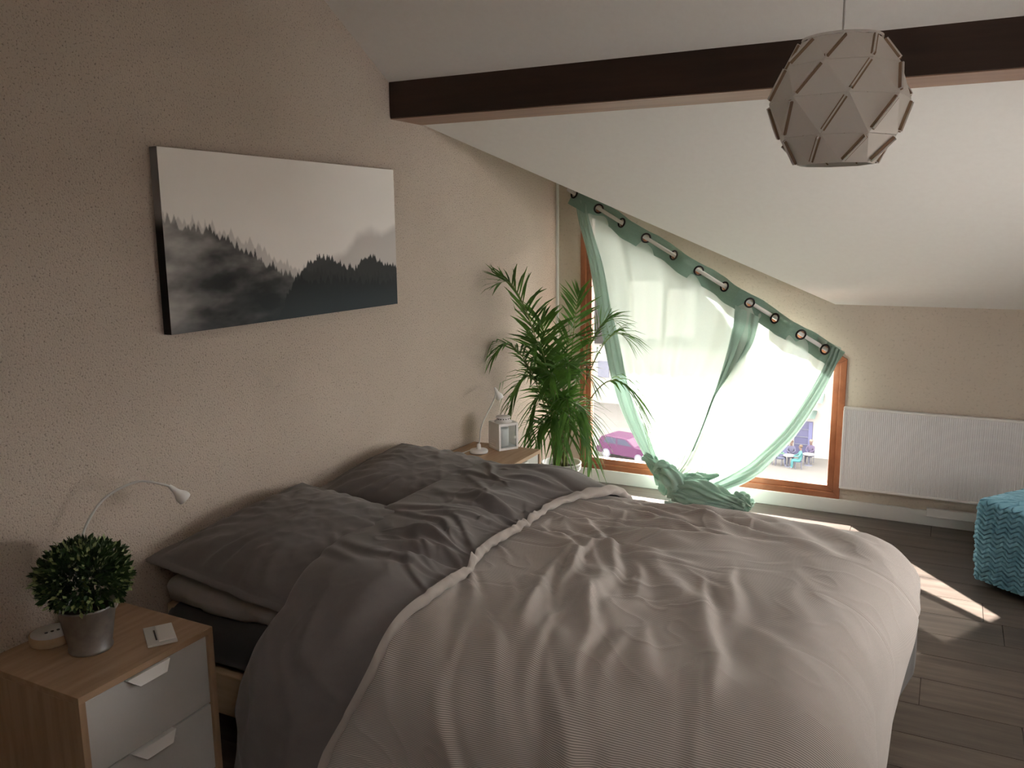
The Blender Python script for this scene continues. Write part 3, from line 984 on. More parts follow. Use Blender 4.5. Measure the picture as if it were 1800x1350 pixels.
def eyelet(i, root):
    x, z = EY[i]
    z = rod_z(x)
    sgn = 1 if i % 2 else -1
    n = Vector((RD[0]*.51*sgn, -.86, RD[2]*.51*sgn)).normalized()
    q = n.to_track_quat('Z', 'Y').to_matrix()
    mb = MB()
    R_, r_ = .0245, .0052
    N, K = 24, 8
    vs = []
    for k in range(N):
        for l in range(K):
            p = q@Vector(((R_+r_*math.cos(l*2*math.pi/K))*math.cos(k*2*math.pi/N), (R_+r_*math.cos(l*2*math.pi/K))*math.sin(k*2*math.pi/N), r_*math.sin(l*2*math.pi/K)))
            vs.append((x+p.x, ROD_Y-(.006 if i < 7 else .020)+p.y, z+p.z))
    fs = [(k*K+l, ((k+1) % N)*K+l, ((k+1) % N)*K+(l+1) % K, k*K+(l+1) % K) for k in range(N) for l in range(K)]
    mb.add(vs, fs).build('eyelet', M['dark_ring'], root, smooth=True, world=True)
for i in range(len(EY)):
    eyelet(i, cl if i < 8 else cr)
# knot and tail: pleated bundles of cloth
def bundle(name, pts, rads, root, folds, seed, n=64, m=70, twist=2.0, depth=.28):
    path = spline(pts, m)
    rr = np.interp(np.linspace(0, 1, m), np.linspace(0, 1, len(rads)), rads)
    def fold(s, a):
        return 1+depth*math.sin(folds*a+twist*s*6+math.sin(a*2+seed))*.6+depth*.5*math.sin((folds*2-1)*a-twist*s*4+seed)+.10*math.sin(a*3+s*14+seed)
    return MB().tube(path, list(rr), n, True, fold).build(name, M['sheer_bundle'], root, smooth=True, world=True)
bundle('gathered_cloth', [(.62, -.14, .235), (.70, -.15, .185), (.77, -.165, .11), (.79, -.175, .035)], [.020, .040, .060, .040], cl, 5, 1.0)
bundle('knot', [(.745, -.22, .205), (.80, -.235, .175), (.845, -.215, .105), (.815, -.22, .03)], [.026, .046, .058, .034], cl, 4, 2.2, depth=.34)
bundle('knot', [(.715, -.215, .17), (.755, -.235, .215), (.805, -.225, .21)], [.018, .030, .016], cl, 3, 4.2)
bundle('tail', [(.85, -.205, .095), (.95, -.215, .105), (1.06, -.22, .080), (1.15, -.22, .055), (1.235, -.22, .040)], [.044, .060, .050, .036, .040], cr, 6, .7, depth=.32)
bundle('tail', [(.83, -.23, .06), (.93, -.245, .048), (1.05, -.245, .040), (1.17, -.235, .032)], [.036, .040, .034, .020], cr, 5, 3.1, depth=.3)
bundle('tail', [(1.15, -.215, .06), (1.21, -.21, .066), (1.265, -.22, .036)], [.022, .036, .026], cr, 7, 5.1, depth=.5)
bundle('gathered_cloth', [(.85, -.19, .12), (.95, -.18, .145), (1.07, -.165, .18)], [.040, .032, .006], cr, 5, 1.7, depth=.35)

# ------------------------------------------------------------------ palm in the corner
leaf_m = noisy('palm_leaf', (.035, .10, .018), (.085, .21, .035), 6, .45, spec=.4)
bsdf(leaf_m).inputs['Subsurface Weight'].default_value = 0.0
def leaf_material(name, c0, c1, tr):
    m = bpy.data.materials.new(name)
    m.use_nodes = True
    b = bsdf(m)
    f = noise(m, coords(m), 9, 3)
    col = ramp(m, f, [(.3, c0), (.7, c1)])
    lk(m, col, b.inputs['Base Color'])
    b.inputs['Roughness'].default_value = .42
    t = nd(m, 'ShaderNodeBsdfTranslucent')
    lk(m, col, t.inputs[0])
    mx = nd(m, 'ShaderNodeMixShader')
    mx.inputs[0].default_value = tr
    out = m.node_tree.nodes['Material Output']
    lk(m, b.outputs[0], mx.inputs[1])
    lk(m, t.outputs[0], mx.inputs[2])
    lk(m, mx.outputs[0], out.inputs[0])
    return m
leaf_m = leaf_material('palm_leaf_green', (.045, .12, .022), (.12, .27, .045), .35)
stem_m = noisy('palm_stem', (.16, .20, .05), (.24, .27, .09), 12, .5)
palm = thing('potted_palm', 'tall feathery green palm in a white pot in the corner by the window', 'plant', (.25, -.50, 0))
pot_prof = [(.082, .0), (.086, .004), (.104, .20), (.112, .232), (.116, .236), (.116, .244), (.110, .246), (.104, .238), (.098, .20), (.0, .199)]
MB().lathe(pot_prof, (0, 0, 0), 40, False).build('pot', M['white_lacquer'], palm, smooth=True)
for zz in (.205, .222):
    MB().lathe([(.1075+(zz-.205)*.25, zz-.002), (.1105+(zz-.205)*.25, zz), (.1075+(zz-.205)*.25, zz+.002)], (0, 0, 0), 40, False).build('rim_groove', M['white_metal'], palm, smooth=True)
soil = noisy('dark_soil', (.02, .014, .01), (.05, .035, .025), 60, .95, bumps=.6)
MB().lathe([(.0, .212), (.06, .216), (.099, .208)], (0, 0, 0), 24, False).build('soil', soil, palm)
rs = random.Random(5)
def frond(base, tip, lift, npair, llen, droop, bare=.35, spread=58):
    base, tip = np.array(base)-np.array([.25, -.5, 0]), np.array(tip)-np.array([.25, -.5, 0])
    mid1 = base+(tip-base)*.30+np.array([0, 0, lift])
    mid2 = base+(tip-base)*.72+np.array([0, 0, lift*1.25])
    path = bez([base, mid1, mid2, tip], 28)
    f = MB().tube(path, list(np.linspace(.0055, .0012, 28)), 6).build('frond', stem_m, palm, smooth=True)
    mb = MB()
    for i in range(npair):
        q = bare+(1-bare)*(i+.5)/npair
        k = q*27
        i0 = min(int(k), 26)
        p = path[i0]+(path[i0+1]-path[i0])*(k-i0)
        t = path[i0+1]-path[i0]
        t = t/np.linalg.norm(t)
        side = np.cross(t, [0, 0, 1.0])
        if np.linalg.norm(side) < .2:
            side = np.cross(t, [.6, -.8, 0])
        side /= np.linalg.norm(side)
        up = np.cross(side, t)
        s_ = (q-bare)/(1-bare)
        ln = llen*1.35*(.55+.75*math.sin(math.pi*min(1, s_*.8+.15)))*(1-.35*s_)
        for sg in (-1, 1):
            an = math.radians(spread-8-26*s_+rs.uniform(-9, 9))
            d = t*math.cos(an)+side*sg*math.sin(an)+up*(.22+rs.uniform(-.12, .12))
            d /= np.linalg.norm(d)
            w = .0082*(1-.3*s_)*rs.uniform(.85, 1.15)
            wd = np.cross(d, up*.9+side*sg*.2)
            wd /= np.linalg.norm(wd)
            L_ = ln*rs.uniform(.85, 1.1)
            pts = []
            for j, e in enumerate((0, .3, .62, 1)):
                c_ = p+d*L_*e+np.array([0, 0, -1.0])*droop*L_*e*e
                ww = w*(.45, 1, .8, .05)[j]
                pts += [c_-wd*ww, c_+np.array([0, 0, -.15])*ww, c_+wd*ww]
            for v_ in pts:
                v_[0] = max(v_[0], -.235)       # leaves stop at the wall and at the window wall
                v_[1] = min(v_[1], .385)
            fs = []
            for j in range(3):
                a_ = j*3
                fs += [(a_, a_+3, a_+4, a_+1), (a_+1, a_+4, a_+5, a_+2)]
            mb.add(pts, fs)
    mb.build('leaflets', leaf_m, f, smooth=False)
B0 = (.25, -.50, .21)
def bp():
    return (.25+rs.uniform(-.04, .04), -.50+rs.uniform(-.04, .04), .21)
FR = [((.095, -.93, 1.27), .32, 22, .19, .25, .42), ((.045, -.90, .90), .30, 18, .17, .45, .40), ((.30, -.36, 1.20), .18, 12, .13, .15, .62),
      ((.60, -.40, .94), .30, 17, .17, .45, .45), ((.505, -.32, 1.03), .28, 16, .16, .30, .45), ((.70, -.36, .42), .46, 16, .17, .55, .5),
      ((.08, -.82, .56), .40, 15, .14, .55, .45), ((.47, -.57, .27), .42, 18, .16, .60, .42), ((.32, -.50, .98), .22, 17, .17, .25, .40),
      ((.20, -.68, 1.05), .26, 18, .18, .25, .40), ((.23, -.80, .93), .26, 18, .17, .30, .38), ((.36, -.62, .80), .24, 17, .16, .35, .36),
      ((.12, -.66, .42), .36, 14, .13, .6, .42), ((.14, -.62, .80), .24, 17, .16, .30, .36), ((.28, -.72, .74), .24, 17, .16, .40, .34),
      ((.42, -.46, .70), .26, 16, .15, .45, .36), ((.38, -.68, .50), .30, 15, .15, .55, .36), ((.22, -.56, .86), .20, 16, .15, .25, .36), ((.30, -.60, .62), .2, 15, .14, .4, .3),
      ((.36, -.72, .36), .26, 14, .15, .6, .3), ((.20, -.74, .36), .24, 14, .14, .6, .3), ((.44, -.60, .40), .28, 14, .14, .6, .34), ((.30, -.76, .50), .22, 15, .15, .5, .3)]
for (tip, lift, npair, llen, droop, bare) in FR:
    frond(bp(), tip, lift, npair, llen, droop, bare)
for k in range(9):
    a_ = k*.7
    x_, y_ = .03*math.cos(a_), .03*math.sin(a_)
    MB().tube(bez([(x_, y_, .20), (x_*1.3, y_*1.3, .34), (x_*2.0, y_*2.0, .50)], 8), [.008, .007, .006, .0055, .005, .0045, .004, .003], 7).build('stem', stem_m, palm, smooth=True)

# ------------------------------------------------------------------ things on the nightstands
def lamp(base, path, head_a, head_b, label, cable):
    t = thing('gooseneck_lamp', label, 'lamp', base, 0, 'white gooseneck lamps')
    MB().lathe([(.0, 0), (.042, 0), (.045, .003), (.045, .012), (.042, .016), (.014, .019), (.011, .022), (.010, .040), (.006, .046), (.0, .046)], (0, 0, 0), 32, False).build('base', M['white_metal'], t, smooth=True)
    pp = spline([(base[0], base[1], base[2]+.04)]+path, 60)
    MB().tube(pp, .0036, 8).build('neck', M['grey_flex'], t, smooth=True, world=True)
    a, b = Vector(head_a), Vector(head_b)
    ax = (b-a).normalized()
    Lh = .062
    q = [a-ax*.012+ax*Lh*f for f in np.linspace(0, 1, 10)]
    h = MB().tube(q, [.0045, .0062, .0075, .0085, .0098, .0125, .0165, .0195, .0205, .0200], 20, False).build('lamp_head', M['white_metal'], t, smooth=True, world=True)
    MB().tube([q[-1]-ax*.006, q[-1]-ax*.003], .0175, 20).build('lens', mat('lamp_lens', (.12, .10, .13), .15), h, world=True)
    MB().tube(spline(cable, 30), .0022, 6).build('cable', M['white_metal'], t, smooth=True, world=True)
    return t
lamp((.08, -3.37, NH+.0005), [(.08, -3.367, .636), (.08, -3.365, .701), (.085, -3.343, .76), (.10, -3.291, .82), (.13, -3.21, .848), (.165, -3.152, .83), (.18, -3.131, .814)], (.18, -3.131, .814), (.195, -3.108, .782),
     'white gooseneck lamp bent over behind the small round plant', [(.05, -3.37, .482), (.05, -3.31, .478), (.07, -3.27, .480), (.05, -3.245, .500), (.018, -3.232, .492), (.010, -3.21, .44), (.008, -3.205, .30)])
lamp((.15, -1.27, NH+.0005), [(.15, -1.261, .528), (.155, -1.257, .585), (.165, -1.233, .638), (.175, -1.18, .694), (.18, -1.153, .730), (.179, -1.143, .760)], (.179, -1.143, .766), (.194, -1.128, .722),
     'white gooseneck lamp standing beside the lantern', [(.11, -1.275, .482), (.09, -1.32, .476), (.075, -1.38, .476), (.09, -1.45, .476), (.10, -1.497, .477), (.09, -1.506, .46), (.085, -1.508, .38)])

# lantern
lan = thing('lantern', 'small white metal lantern with glass panes and a white candle', 'lantern', (.215, -1.135, NH+.0005), math.radians(-33))
LW, LHt = .054, .135
MB().box(-LW, LW, -LW, LW, 0, .012).build('floor_plate', M['white_metal'], lan, bevel=.002)
MB().box(-LW, LW, -LW, LW, LHt-.014, LHt).build('roof_plate', M['white_metal'], lan, bevel=.002)
MB().lathe([(.045, LHt), (.035, LHt+.010), (.030, LHt+.011), (.030, LHt+.020), (.038, LHt+.021), (.036, LHt+.027), (.0, LHt+.030)], (0, 0, 0), 28, False).build('chimney_cap', M['white_metal'], lan, smooth=True)
for k in range(14):
    a_ = 2*math.pi*k/14
    MB().lathe([(0, 0), (.0028, 0), (.0028, .005), (0, .005)], (.0295*math.cos(a_), .0295*math.sin(a_), LHt+.013), 8, False).build('vent_hole', M['black'], lan)
for sx in (-1, 1):
    for sy in (-1, 1):
        MB().box(sx*LW-.005*(sx+1), sx*LW+.005*(1-sx), sy*LW-.005*(sy+1), sy*LW+.005*(1-sy), .012, LHt-.014).build('post', M['white_metal'], lan)
pane_m = glass('lantern_glass', (.93, .95, .96))
MB().box(-LW+.010, LW-.010, -LW+.003, -LW+.006, .012, LHt-.014).build('side_plate', M['white_metal'], lan)
for (x0, x1, y0, y1) in ((-LW+.010, LW-.010, LW-.006, LW-.004), (LW-.006, LW-.004, -LW+.010, LW-.010)):
    MB().box(x0, x1, y0, y1, .012, LHt-.014).build('pane', pane_m, lan)
MB().box(-LW+.002, -LW+.005, -LW+.010, LW-.010, .012, LHt-.014).build('back_plate', M['white_metal'], lan)
for k in range(3):
    MB().box(-LW+.012, LW-.04, -LW-.0006, -LW+.003, .024+k*.009, .027+k*.009).build('louvre', M['white_metal'], lan)
MB().lathe([(0, .012), (.027, .012), (.027, .100), (.024, .103), (0, .100)], (0, 0, 0), 28, False).build('candle', mat('wax', (.82, .81, .80), .5), lan, smooth=True)
MB().box(LW, LW+.004, .030, .040, .055, .068).build('latch', M['white_metal'], lan, bevel=.001)

# small round plant
pl = thing('potted_plant', 'small clipped round green plant in a zinc pot on the near nightstand', 'plant', (.205, -3.452, NH+.0005))
zinc = noisy('galvanised_zinc', (.30, .30, .30), (.42, .42, .42), 30, .42, metal=.85)
MB().lathe([(.0, 0), (.052, 0), (.0545, .003), (.0545, .008), (.0525, .012), (.070, .118), (.0725, .120), (.0725, .124), (.070, .125), (.066, .118), (.060, .10), (0, .10)], (0, 0, 0), 40, False).build('pot', zinc, pl, smooth=True)
MB().lathe([(0, .108), (.045, .112), (.067, .106)], (0, 0, 0), 20, False).build('soil', soil, pl)
def small_leaves(n, r0, r1, seed, size):
    q = random.Random(seed)
    mb = MB()
    for _ in range(n):
        a_, z_ = q.uniform(0, 2*math.pi), q.uniform(-.62, 1)
        r_ = math.sqrt(max(0, 1-z_*z_))
        d = Vector((r_*math.cos(a_), r_*math.sin(a_), z_))
        lump = 1+.10*float(perlin(np.array(d.x*2.2+d.z), np.array(d.y*2.2-d.z), seed % 7+2))
        c_ = Vector((0, 0, .197))+Vector((d.x*.108, d.y*.108, d.z*.092))*q.uniform(r0, r1)*lump
        o_ = (d+Vector((q.uniform(-1, 1), q.uniform(-1, 1), q.uniform(-.6, 1)))*.75).normalized()
        w_ = o_.cross(Vector((q.uniform(-1, 1), q.uniform(-1, 1), q.uniform(-1, 1)))).normalized()
        n_ = o_.cross(w_)
        L_ = size*q.uniform(.7, 1.25)
        mb.add([c_, c_+o_*L_*.45+w_*L_*.27+n_*L_*.08, c_+o_*L_, c_+o_*L_*.45-w_*L_*.27+n_*L_*.08], [(0, 1, 2), (0, 2, 3)])
    return mb
lf = small_leaves(2600, .55, 1.02, 4, .021).build('foliage', leaf_material('box_leaf_dark', (.016, .045, .012), (.04, .085, .02), .15), pl)
lf['kind'] = 'stuff'
lf = small_leaves(420, .94, 1.06, 9, .017).build('pale_foliage', leaf_material('box_leaf_pale', (.26, .34, .13), (.42, .48, .24), .2), pl)
lf['kind'] = 'stuff'
MB().lathe([(0, .10), (.014, .10), (.010, .2), (0, .2)], (0, 0, 0), 8, False).build('stem', stem_m, pl)

# round gadget with three holes, wooden rim
gd = thing('round_speaker', 'round flat device with white top, three dark dots and pale wooden rim', 'device', (.073, -3.47, NH+.0005))
MB().lathe([(0, 0), (.053, 0), (.055, .003), (.055, .022), (.053, .0245), (.050, .0245)], (0, 0, 0), 40, False).build('wooden_rim', M['pine'], gd, smooth=True)
MB().lathe([(.0505, .020), (.0505, .0255), (0, .0265)], (0, 0, 0), 40, False).build('white_top', M['white_lacquer'], gd, smooth=True)
for k in (-1, 0, 1):
    MB().lathe([(0, .0262), (.0042, .0262), (.0042, .0275), (0, .0275)], (.004+.0055*k, .0135*k, 0), 12, False).build('dot', M['black'], gd)

# wall switch lying on the nightstand
sw = thing('light_switch', 'white rectangular light switch plate lying on the near nightstand', 'switch', (.315, -3.325, NH+.0005), math.radians(-34))
MB().box(-.060, .060, -.037, .037, 0, .006).build('plate', M['white_lacquer'], sw, bevel=.002)
MB().box(-.050, .048, -.008, .036, .006, .010).build('rocker', M['white_metal'], sw, bevel=.0015)
MB().box(-.030, .034, -.0145, -.0105, .006, .0068).build('slot', M['black'], sw)
# ------------------------------------------------------------------ pendant lamp
pen = thing('pendant_lamp', 'round white faceted pendant lamp hanging from the sloping ceiling', 'lamp', (1.875, -2.536, 1.832))
rings = [(.146, .092), (.084, .134), (.006, .162), (-.080, .136), (-.142, .088)]
TW = math.radians(-22.5)
NP = 8
white_pl = mat('white_lamp_plastic', (.90, .885, .86), .45)
edge_m = mat('tan_paper_edge', (.34, .24, .16), .7)
A0 = math.radians(14)
def rp(k, j):
    z_, r_ = rings[k]
    a_ = A0+TW*k+j*2*math.pi/NP
    return Vector((r_*math.cos(a_), r_*math.sin(a_), z_))
for k in range(4):
    for j in range(NP):
        a_, b_, c_, d_ = rp(k, j), rp(k, j+1), rp(k+1, j+1), rp(k+1, j)
        cen = (a_+b_+c_+d_)/4
        q = [cen+(p-cen)*.985 for p in (a_, b_, c_, d_)]
        n_ = (q[2]-q[0]).cross(q[3]-q[1]).normalized()
        if n_.dot(cen) < 0:
            n_ = -n_
        vs = q+[p-n_*.0012 for p in q]
        pn = MB().add(vs, [(0, 1, 2), (0, 2, 3), (4, 6, 5), (4, 7, 6), (0, 4, 5, 1), (1, 5, 6, 2), (2, 6, 7, 3), (3, 7, 4, 0)]).build('panel', white_pl, pen)
        # folded tab along the slanted joint: tan cut edge between two white lips
        s0, s1 = a_+(d_-a_)*.10, a_+(d_-a_)*.90
        ax = (s1-s0).normalized()
        out = (a_+d_).normalized()
        out = (out-ax*out.dot(ax)).normalized()
        wd = ax.cross(out)
        def bar(w0, w1, o0, o1):
            vs = []
            for p in (s0, s1):
                for (w_, o_) in ((w0, o0), (w1, o0), (w1, o1), (w0, o1)):
                    vs.append(p+wd*w_+out*o_)
            return MB().add(vs, [(0, 1, 2, 3), (4, 5, 6, 7), (0, 1, 5, 4), (1, 2, 6, 5), (2, 3, 7, 6), (3, 0, 4, 7)])
        bar(-.0036, .0004, -.002, .0050).build('cut_edge', edge_m, pn)
        bar(.0042, .0066, -.002, .0050).build('cut_edge', edge_m, pn)
        bar(.0004, .0042, -.002, .0085).build('tab', white_pl, pn)
MB().lathe([(.088, .146), (.092, .146), (.092, .151), (.088, .151), (.088, .146)], (0, 0, 0), 32, False).build('top_ring', white_pl, pen)
for k in range(3):
    a_ = k*2*math.pi/3+.4
    MB().tube([(.018*math.cos(a_), .018*math.sin(a_), .145), (.089*math.cos(a_), .089*math.sin(a_), .148)], .0025, 6).build('spoke', white_pl, pen)
MB().lathe([(0, .150), (.008, .148), (.016, .142), (.020, .12), (.016, .10), (0, .10)], (0, 0, 0), 20, False).build('socket', white_pl, pen, smooth=True)
MB().lathe([(0, .10), (.013, .10), (.015, .085), (.028, .055), (.030, .035), (.022, .012), (0, .004)], (0, 0, 0), 24, False).build('bulb', mat('frosted_bulb', (.82, .82, .80), .3), pen, smooth=True)
zc = roof_z(-2.536)-1.832
MB().tube([(0, 0, .148), (.003, 0, zc*.6), (0, 0, zc-.02)], .0026, 6).build('cord', M['white_metal'], pen, smooth=True)
MB().lathe([(0, zc-.045), (.03, zc-.04), (.045, zc-.01), (.045, zc+.03)], (0, 0, 0), 24, False).build('ceiling_cup', white_pl, pen, smooth=True)

# ------------------------------------------------------------------ pouf
velvet = mat('petrol_velvet', (.030, .115, .165), .75, spec=.2)
bsdf(velvet).inputs['Sheen Weight'].default_value = .8
bsdf(velvet).inputs['Sheen Roughness'].default_value = .35
bsdf(velvet).inputs['Sheen Tint'].default_value = (.45, .75, .9, 1)
f_ = noise(velvet, coords(velvet), 14, 4)
lk(velvet, ramp(velvet, f_, [(.3, (.10, .25, .335)), (.7, (.17, .36, .45))]), bsdf(velvet).inputs['Base Color'])
PS, PH, PR = .25, .385, .045
pou = thing('pouf', 'square petrol blue quilted velvet pouf near the radiator', 'pouf', (2.32+.352*math.cos(math.radians(9)), -.742+.352*math.sin(math.radians(9)), .0), math.radians(9+45-90))
# perimeter of a rounded square
def perim(n):
    pts, nrm = [], []
    per = 8*(PS-PR)+2*math.pi*PR
    for s in np.linspace(0, per, n):
        e = 2*(PS-PR)
        q = math.pi*PR/2
        k = int(min(3, s//(e+q)))
        l = s-k*(e+q)
        if l < e:
            p, m_ = np.array([PS, -(PS-PR)+l]), np.array([1., 0])
        else:
            a_ = (l-e)/PR
            p = np.array([PS-PR+PR*math.cos(a_), PS-PR+PR*math.sin(a_)])
            m_ = np.array([math.cos(a_), math.sin(a_)])
        c_, s_ = math.cos(k*math.pi/2), math.sin(k*math.pi/2)
        R2 = np.array([[c_, -s_], [s_, c_]])
        pts.append(R2@p)
        nrm.append(R2@m_)
    return np.array(pts), np.array(nrm), per
pts, nrm, per = perim(700)
zz = np.linspace(.028, PH, 190)
sv = np.linspace(0, per, 700)
def quilt(s, v):
    tri = np.abs(((s/.058) % 1)-.5)*2
    ph = v/.0215+.85*tri*1.15
    r_ = np.abs((ph % 1)-.5)*2                # 0 on stitch lines ... 1 in the middle
    d = 1-np.exp(-((1-r_)/.20)**2)
    tri2 = np.abs((((s+v*.0)/.029) % 1)-.5)*2
    return .019*d*(.75+.5*perlin(s*40, v*40, 3))+.004*perlin(s*18, v*22, 5)-.0028*np.exp(-(tri2/.14)**2)
Sg, Zg = np.meshgrid(sv, zz, indexing='ij')
H = quilt(Sg, Zg)
rt = np.clip((PH-Zg)/.03, 0, 1)
ins = .03*(1-np.sqrt(1-(1-rt)**2))
taper = -.012*(1-Zg/PH)
Dd = H-ins+taper+.008*np.sin(Zg/PH*math.pi)
Xg = pts[:, 0][:, None]+nrm[:, 0][:, None]*Dd
Yg = pts[:, 1][:, None]+nrm[:, 1][:, None]*Dd
MB().grid(Xg, Yg, Zg, uv=(Sg, Zg)).build('quilted_cover', velvet, pou, smooth=True)
g = np.linspace(0, 1, 40)
Sg, Gg = np.meshgrid(sv, g, indexing='ij')
bx_ = Xg[:, -1][:, None]*(1-Gg)
by_ = Yg[:, -1][:, None]*(1-Gg)
Zt = PH+.012*np.sin(Gg*math.pi/2)+.0045*ridge(bx_*22, by_*22, 5, 2)*np.sin(np.clip(Gg*6, 0, math.pi/2))
MB().grid(bx_, by_, Zt, uv=(Sg, Gg)).build('cover_top', velvet, pou, smooth=True)
for sx in (-1, 1):
    for sy in (-1, 1):
        MB().lathe([(0, 0), (.02, 0), (.022, .028), (0, .028)], (sx*.18, sy*.18, 0), 14, False).build('foot', M['black'], pou)
MB().box(-.215, .215, -.215, .215, .0285, .034).build('underside', M['black'], pou)

# ------------------------------------------------------------------ street outside, far below the window
GZ = -13.0
paving = noisy('pale_paving', (.070, .066, .061), (.080, .076, .070), .6, .9)
struct(MB().box(-150, 150, 1.5, 220, GZ-.5, GZ).build('ground', paving))
white_r = noisy('pale_render', (.17, .163, .15), (.19, .183, .17), .5, .9)
brown_t = wood('dark_timber', (.0030, .0019, .0014), (.0042, .0027, .0019), (.006, .0038, .0027), (.3, .3, 4), .8, .1)
slate = noisy('grey_blue_slate', (.06, .063, .085), (.08, .085, .11), 1.2, .8)
blue_s = mat('blue_shopfront', (.055, .057, .115), .7)
dark_g = mat('shop_glass', (.035, .035, .075), .5)
mint = mat('mint_awning', (.05, .075, .066), .7)
# house across the street: pale lower walls, dark timber upper storey with pale panels
hs = thing('timber_house', 'tall house at the end of the street, dark timber storeys over pale ground floor', 'building', (-27, 62, GZ))
MB().box(-14, 13.6, .25, 9, 0, 5.1).build('lower_wall', white_r, hs)
MB().box(-14.3, 14, 0, 9.2, 5.1, 16.5).build('upper_storey', brown_t, hs)
MB().prism([(-.5, 16.5), (9.7, 16.5), (4.6, 20)], 'x', -14.6, 14.3).build('roof', slate, hs)
for (x0, x1, z0, z1) in ((5.8, 8.6, 5.9, 10.4), (9.0, 11.3, 6.2, 9.8), (1.0, 2.4, 6.4, 8.6), (-3.5, -2.1, 6.4, 8.6), (-8, -6.6, 6.4, 8.6)):
    w_ = MB().box(x0, x1, -.08, .05, z0, z1).build('pale_panel', white_r, hs)
    MB().box(x0-.1, x1+.1, -.12, .0, z0-.15, z0).build('sill', white_r, w_)
for (x0, x1, z0, z1) in ((-5.0, -4.0, 2.2, 3.6), (-1.0, 0.0, 2.2, 3.6), (3.0, 4.0, 2.2, 3.6), (5.6, 6.4, .2, 2.4), (7.6, 8.6, 2.2, 3.6)):
    MB().box(x0, x1, .19, .3, z0, z1).build('window', slate, hs)
cafe = thing('cafe', 'pale corner cafe with blue shopfront behind the seated people', 'building', (-8.0, 51.2, GZ))
MB().box(0, 13, 0, 9, 0, 9.5).build('wall', white_r, cafe)
MB().prism([(-.4, 9.5), (9.4, 9.5), (4.5, 12)], 'x', -.3, 13.3).build('roof', slate, cafe)
MB().box(1.05, 1.55, -.35, 0, 0, 2.7).build('pillar', blue_s, cafe)
MB().box(1.9, 3.0, -.04, .05, 0.1, 2.35).build('shop_window', dark_g, cafe)
for k in range(3):
    MB().box(1.95, 2.75, -.10, -.04, .8+.5*k, .84+.5*k).build('shelf', slate, cafe)
MB().box(2.75, 2.98, -.08, -.03, .1, 2.3).build('door_leaf', blue_s, cafe)
MB().prism([(-1.0, 2.75), (0, 3.1), (0, 2.95)], 'x', 2.0, 3.2).build('awning', mint, cafe)
MB().prism([(-.9, 3.75), (0, 4.25), (0, 4.05)], 'x', 2.3, 3.6).build('awning', mint, cafe)
for (x0, z0) in ((4.5, 1.0), (7.5, 1.0), (10.5, 1.0), (1.5, 5.2), (4.5, 5.2), (7.5, 5.2), (10.5, 5.2)):
    MB().box(x0, x0+1.1, -.04, .05, z0, z0+1.7).build('window', slate, cafe)
# parked car
car_p = mat('pink_car_paint', (.048, .019, .042), .3, spec=.1)
car = thing('car', 'pink hatchback parked on the street seen past the left curtain edge', 'car', (-17.3, 46.6, GZ), math.radians(-14))
prof = [(-.2, .32), (.05, .28), (3.7, .28), (3.85, .45), (3.82, .80), (3.55, .92), (2.75, 1.0), (2.15, 1.42), (1.85, 1.47), (.55, 1.47), (.2, 1.38), (-.12, .98), (-.2, .6)]
MB().prism(prof, 'y', -.82, .82).build('body', car_p, car, bevel=.06)
gl_c = mat('car_glass', (.03, .033, .05), .4, spec=.1)
for yy in (-.826, .80):
    MB().prism([(.35, 1.0), (1.35, 1.0), (1.35, 1.38), (.62, 1.38)], 'y', yy, yy+.026).build('side_glass', gl_c, car)
    MB().prism([(1.45, 1.0), (2.55, 1.0), (2.05, 1.36), (1.45, 1.38)], 'y', yy, yy+.026).build('side_glass', gl_c, car)
    MB().box(-.16, .1, yy-.004, yy+.03, .72, .9).build('lamp', white_r, car)
tyre = mat('tyre', (.08, .08, .10), .8)
for xx in (.6, 3.05):
    for yy in (-.84, .68):
        mb = MB()
        mb.tube([(xx, yy, .30), (xx, yy+.16, .30)], .30, 20)
        w_ = mb.build('wheel', tyre, car)
        MB().tube([(xx, yy-.012, .30), (xx, yy+.172, .30)], .20, 16).build('hub', white_r, w_)

# cafe tables, chairs and guests
def cafe_chair(x, y, rz, label, mt):
    t = thing('cafe_chair', label, 'chair', (x, y, GZ), rz, 'cafe chairs')
    MB().box(-.2, .2, -.2, .2, .43, .46).build('seat', mt, t)
    for sx in (-.18, .18):
        for sy in (-.18, .18):
            MB().tube([(sx, sy, 0), (sx, sy, .43)], .018, 6).build('leg', mt, t)
        MB().tube([(sx, .18, .46), (sx, .24, .88)], .018, 6).build('back_post', mt, t)
    MB().box(-.18, .18, .2, .23, .62, .86).build('backrest', mt, t)
    return t
def cafe_table(x, y, label):
    t = thing('cafe_table', label, 'table', (x, y, GZ), 0, 'cafe tables')
    MB().lathe([(0, .70), (.36, .70), (.36, .73), (0, .73)], (0, 0, 0), 24, False).build('top', white_r, t)
    MB().tube([(0, 0, .02), (0, 0, .70)], .03, 8).build('post', slate, t)
    MB().lathe([(0, 0), (.25, 0), (.24, .02), (0, .03)], (0, 0, 0), 16, False).build('foot', slate, t)
CY = 48.3
grey_c = mat('cafe_chair_grey', (.05, .053, .075), .7)
cafe_table(-5.95, CY+.1, 'round pale cafe table between the mint and turquoise guests')
cafe_table(-4.9, CY+.9, 'round pale cafe table by the blue shop window')
cafe_chair(-7.6, CY-.3, .4, 'empty grey cafe chair furthest left outside', grey_c)
cafe_chair(-7.0, CY+.3, -.5, 'empty grey cafe chair next to the mint guest', grey_c)
SK = (.075, .048, .040)
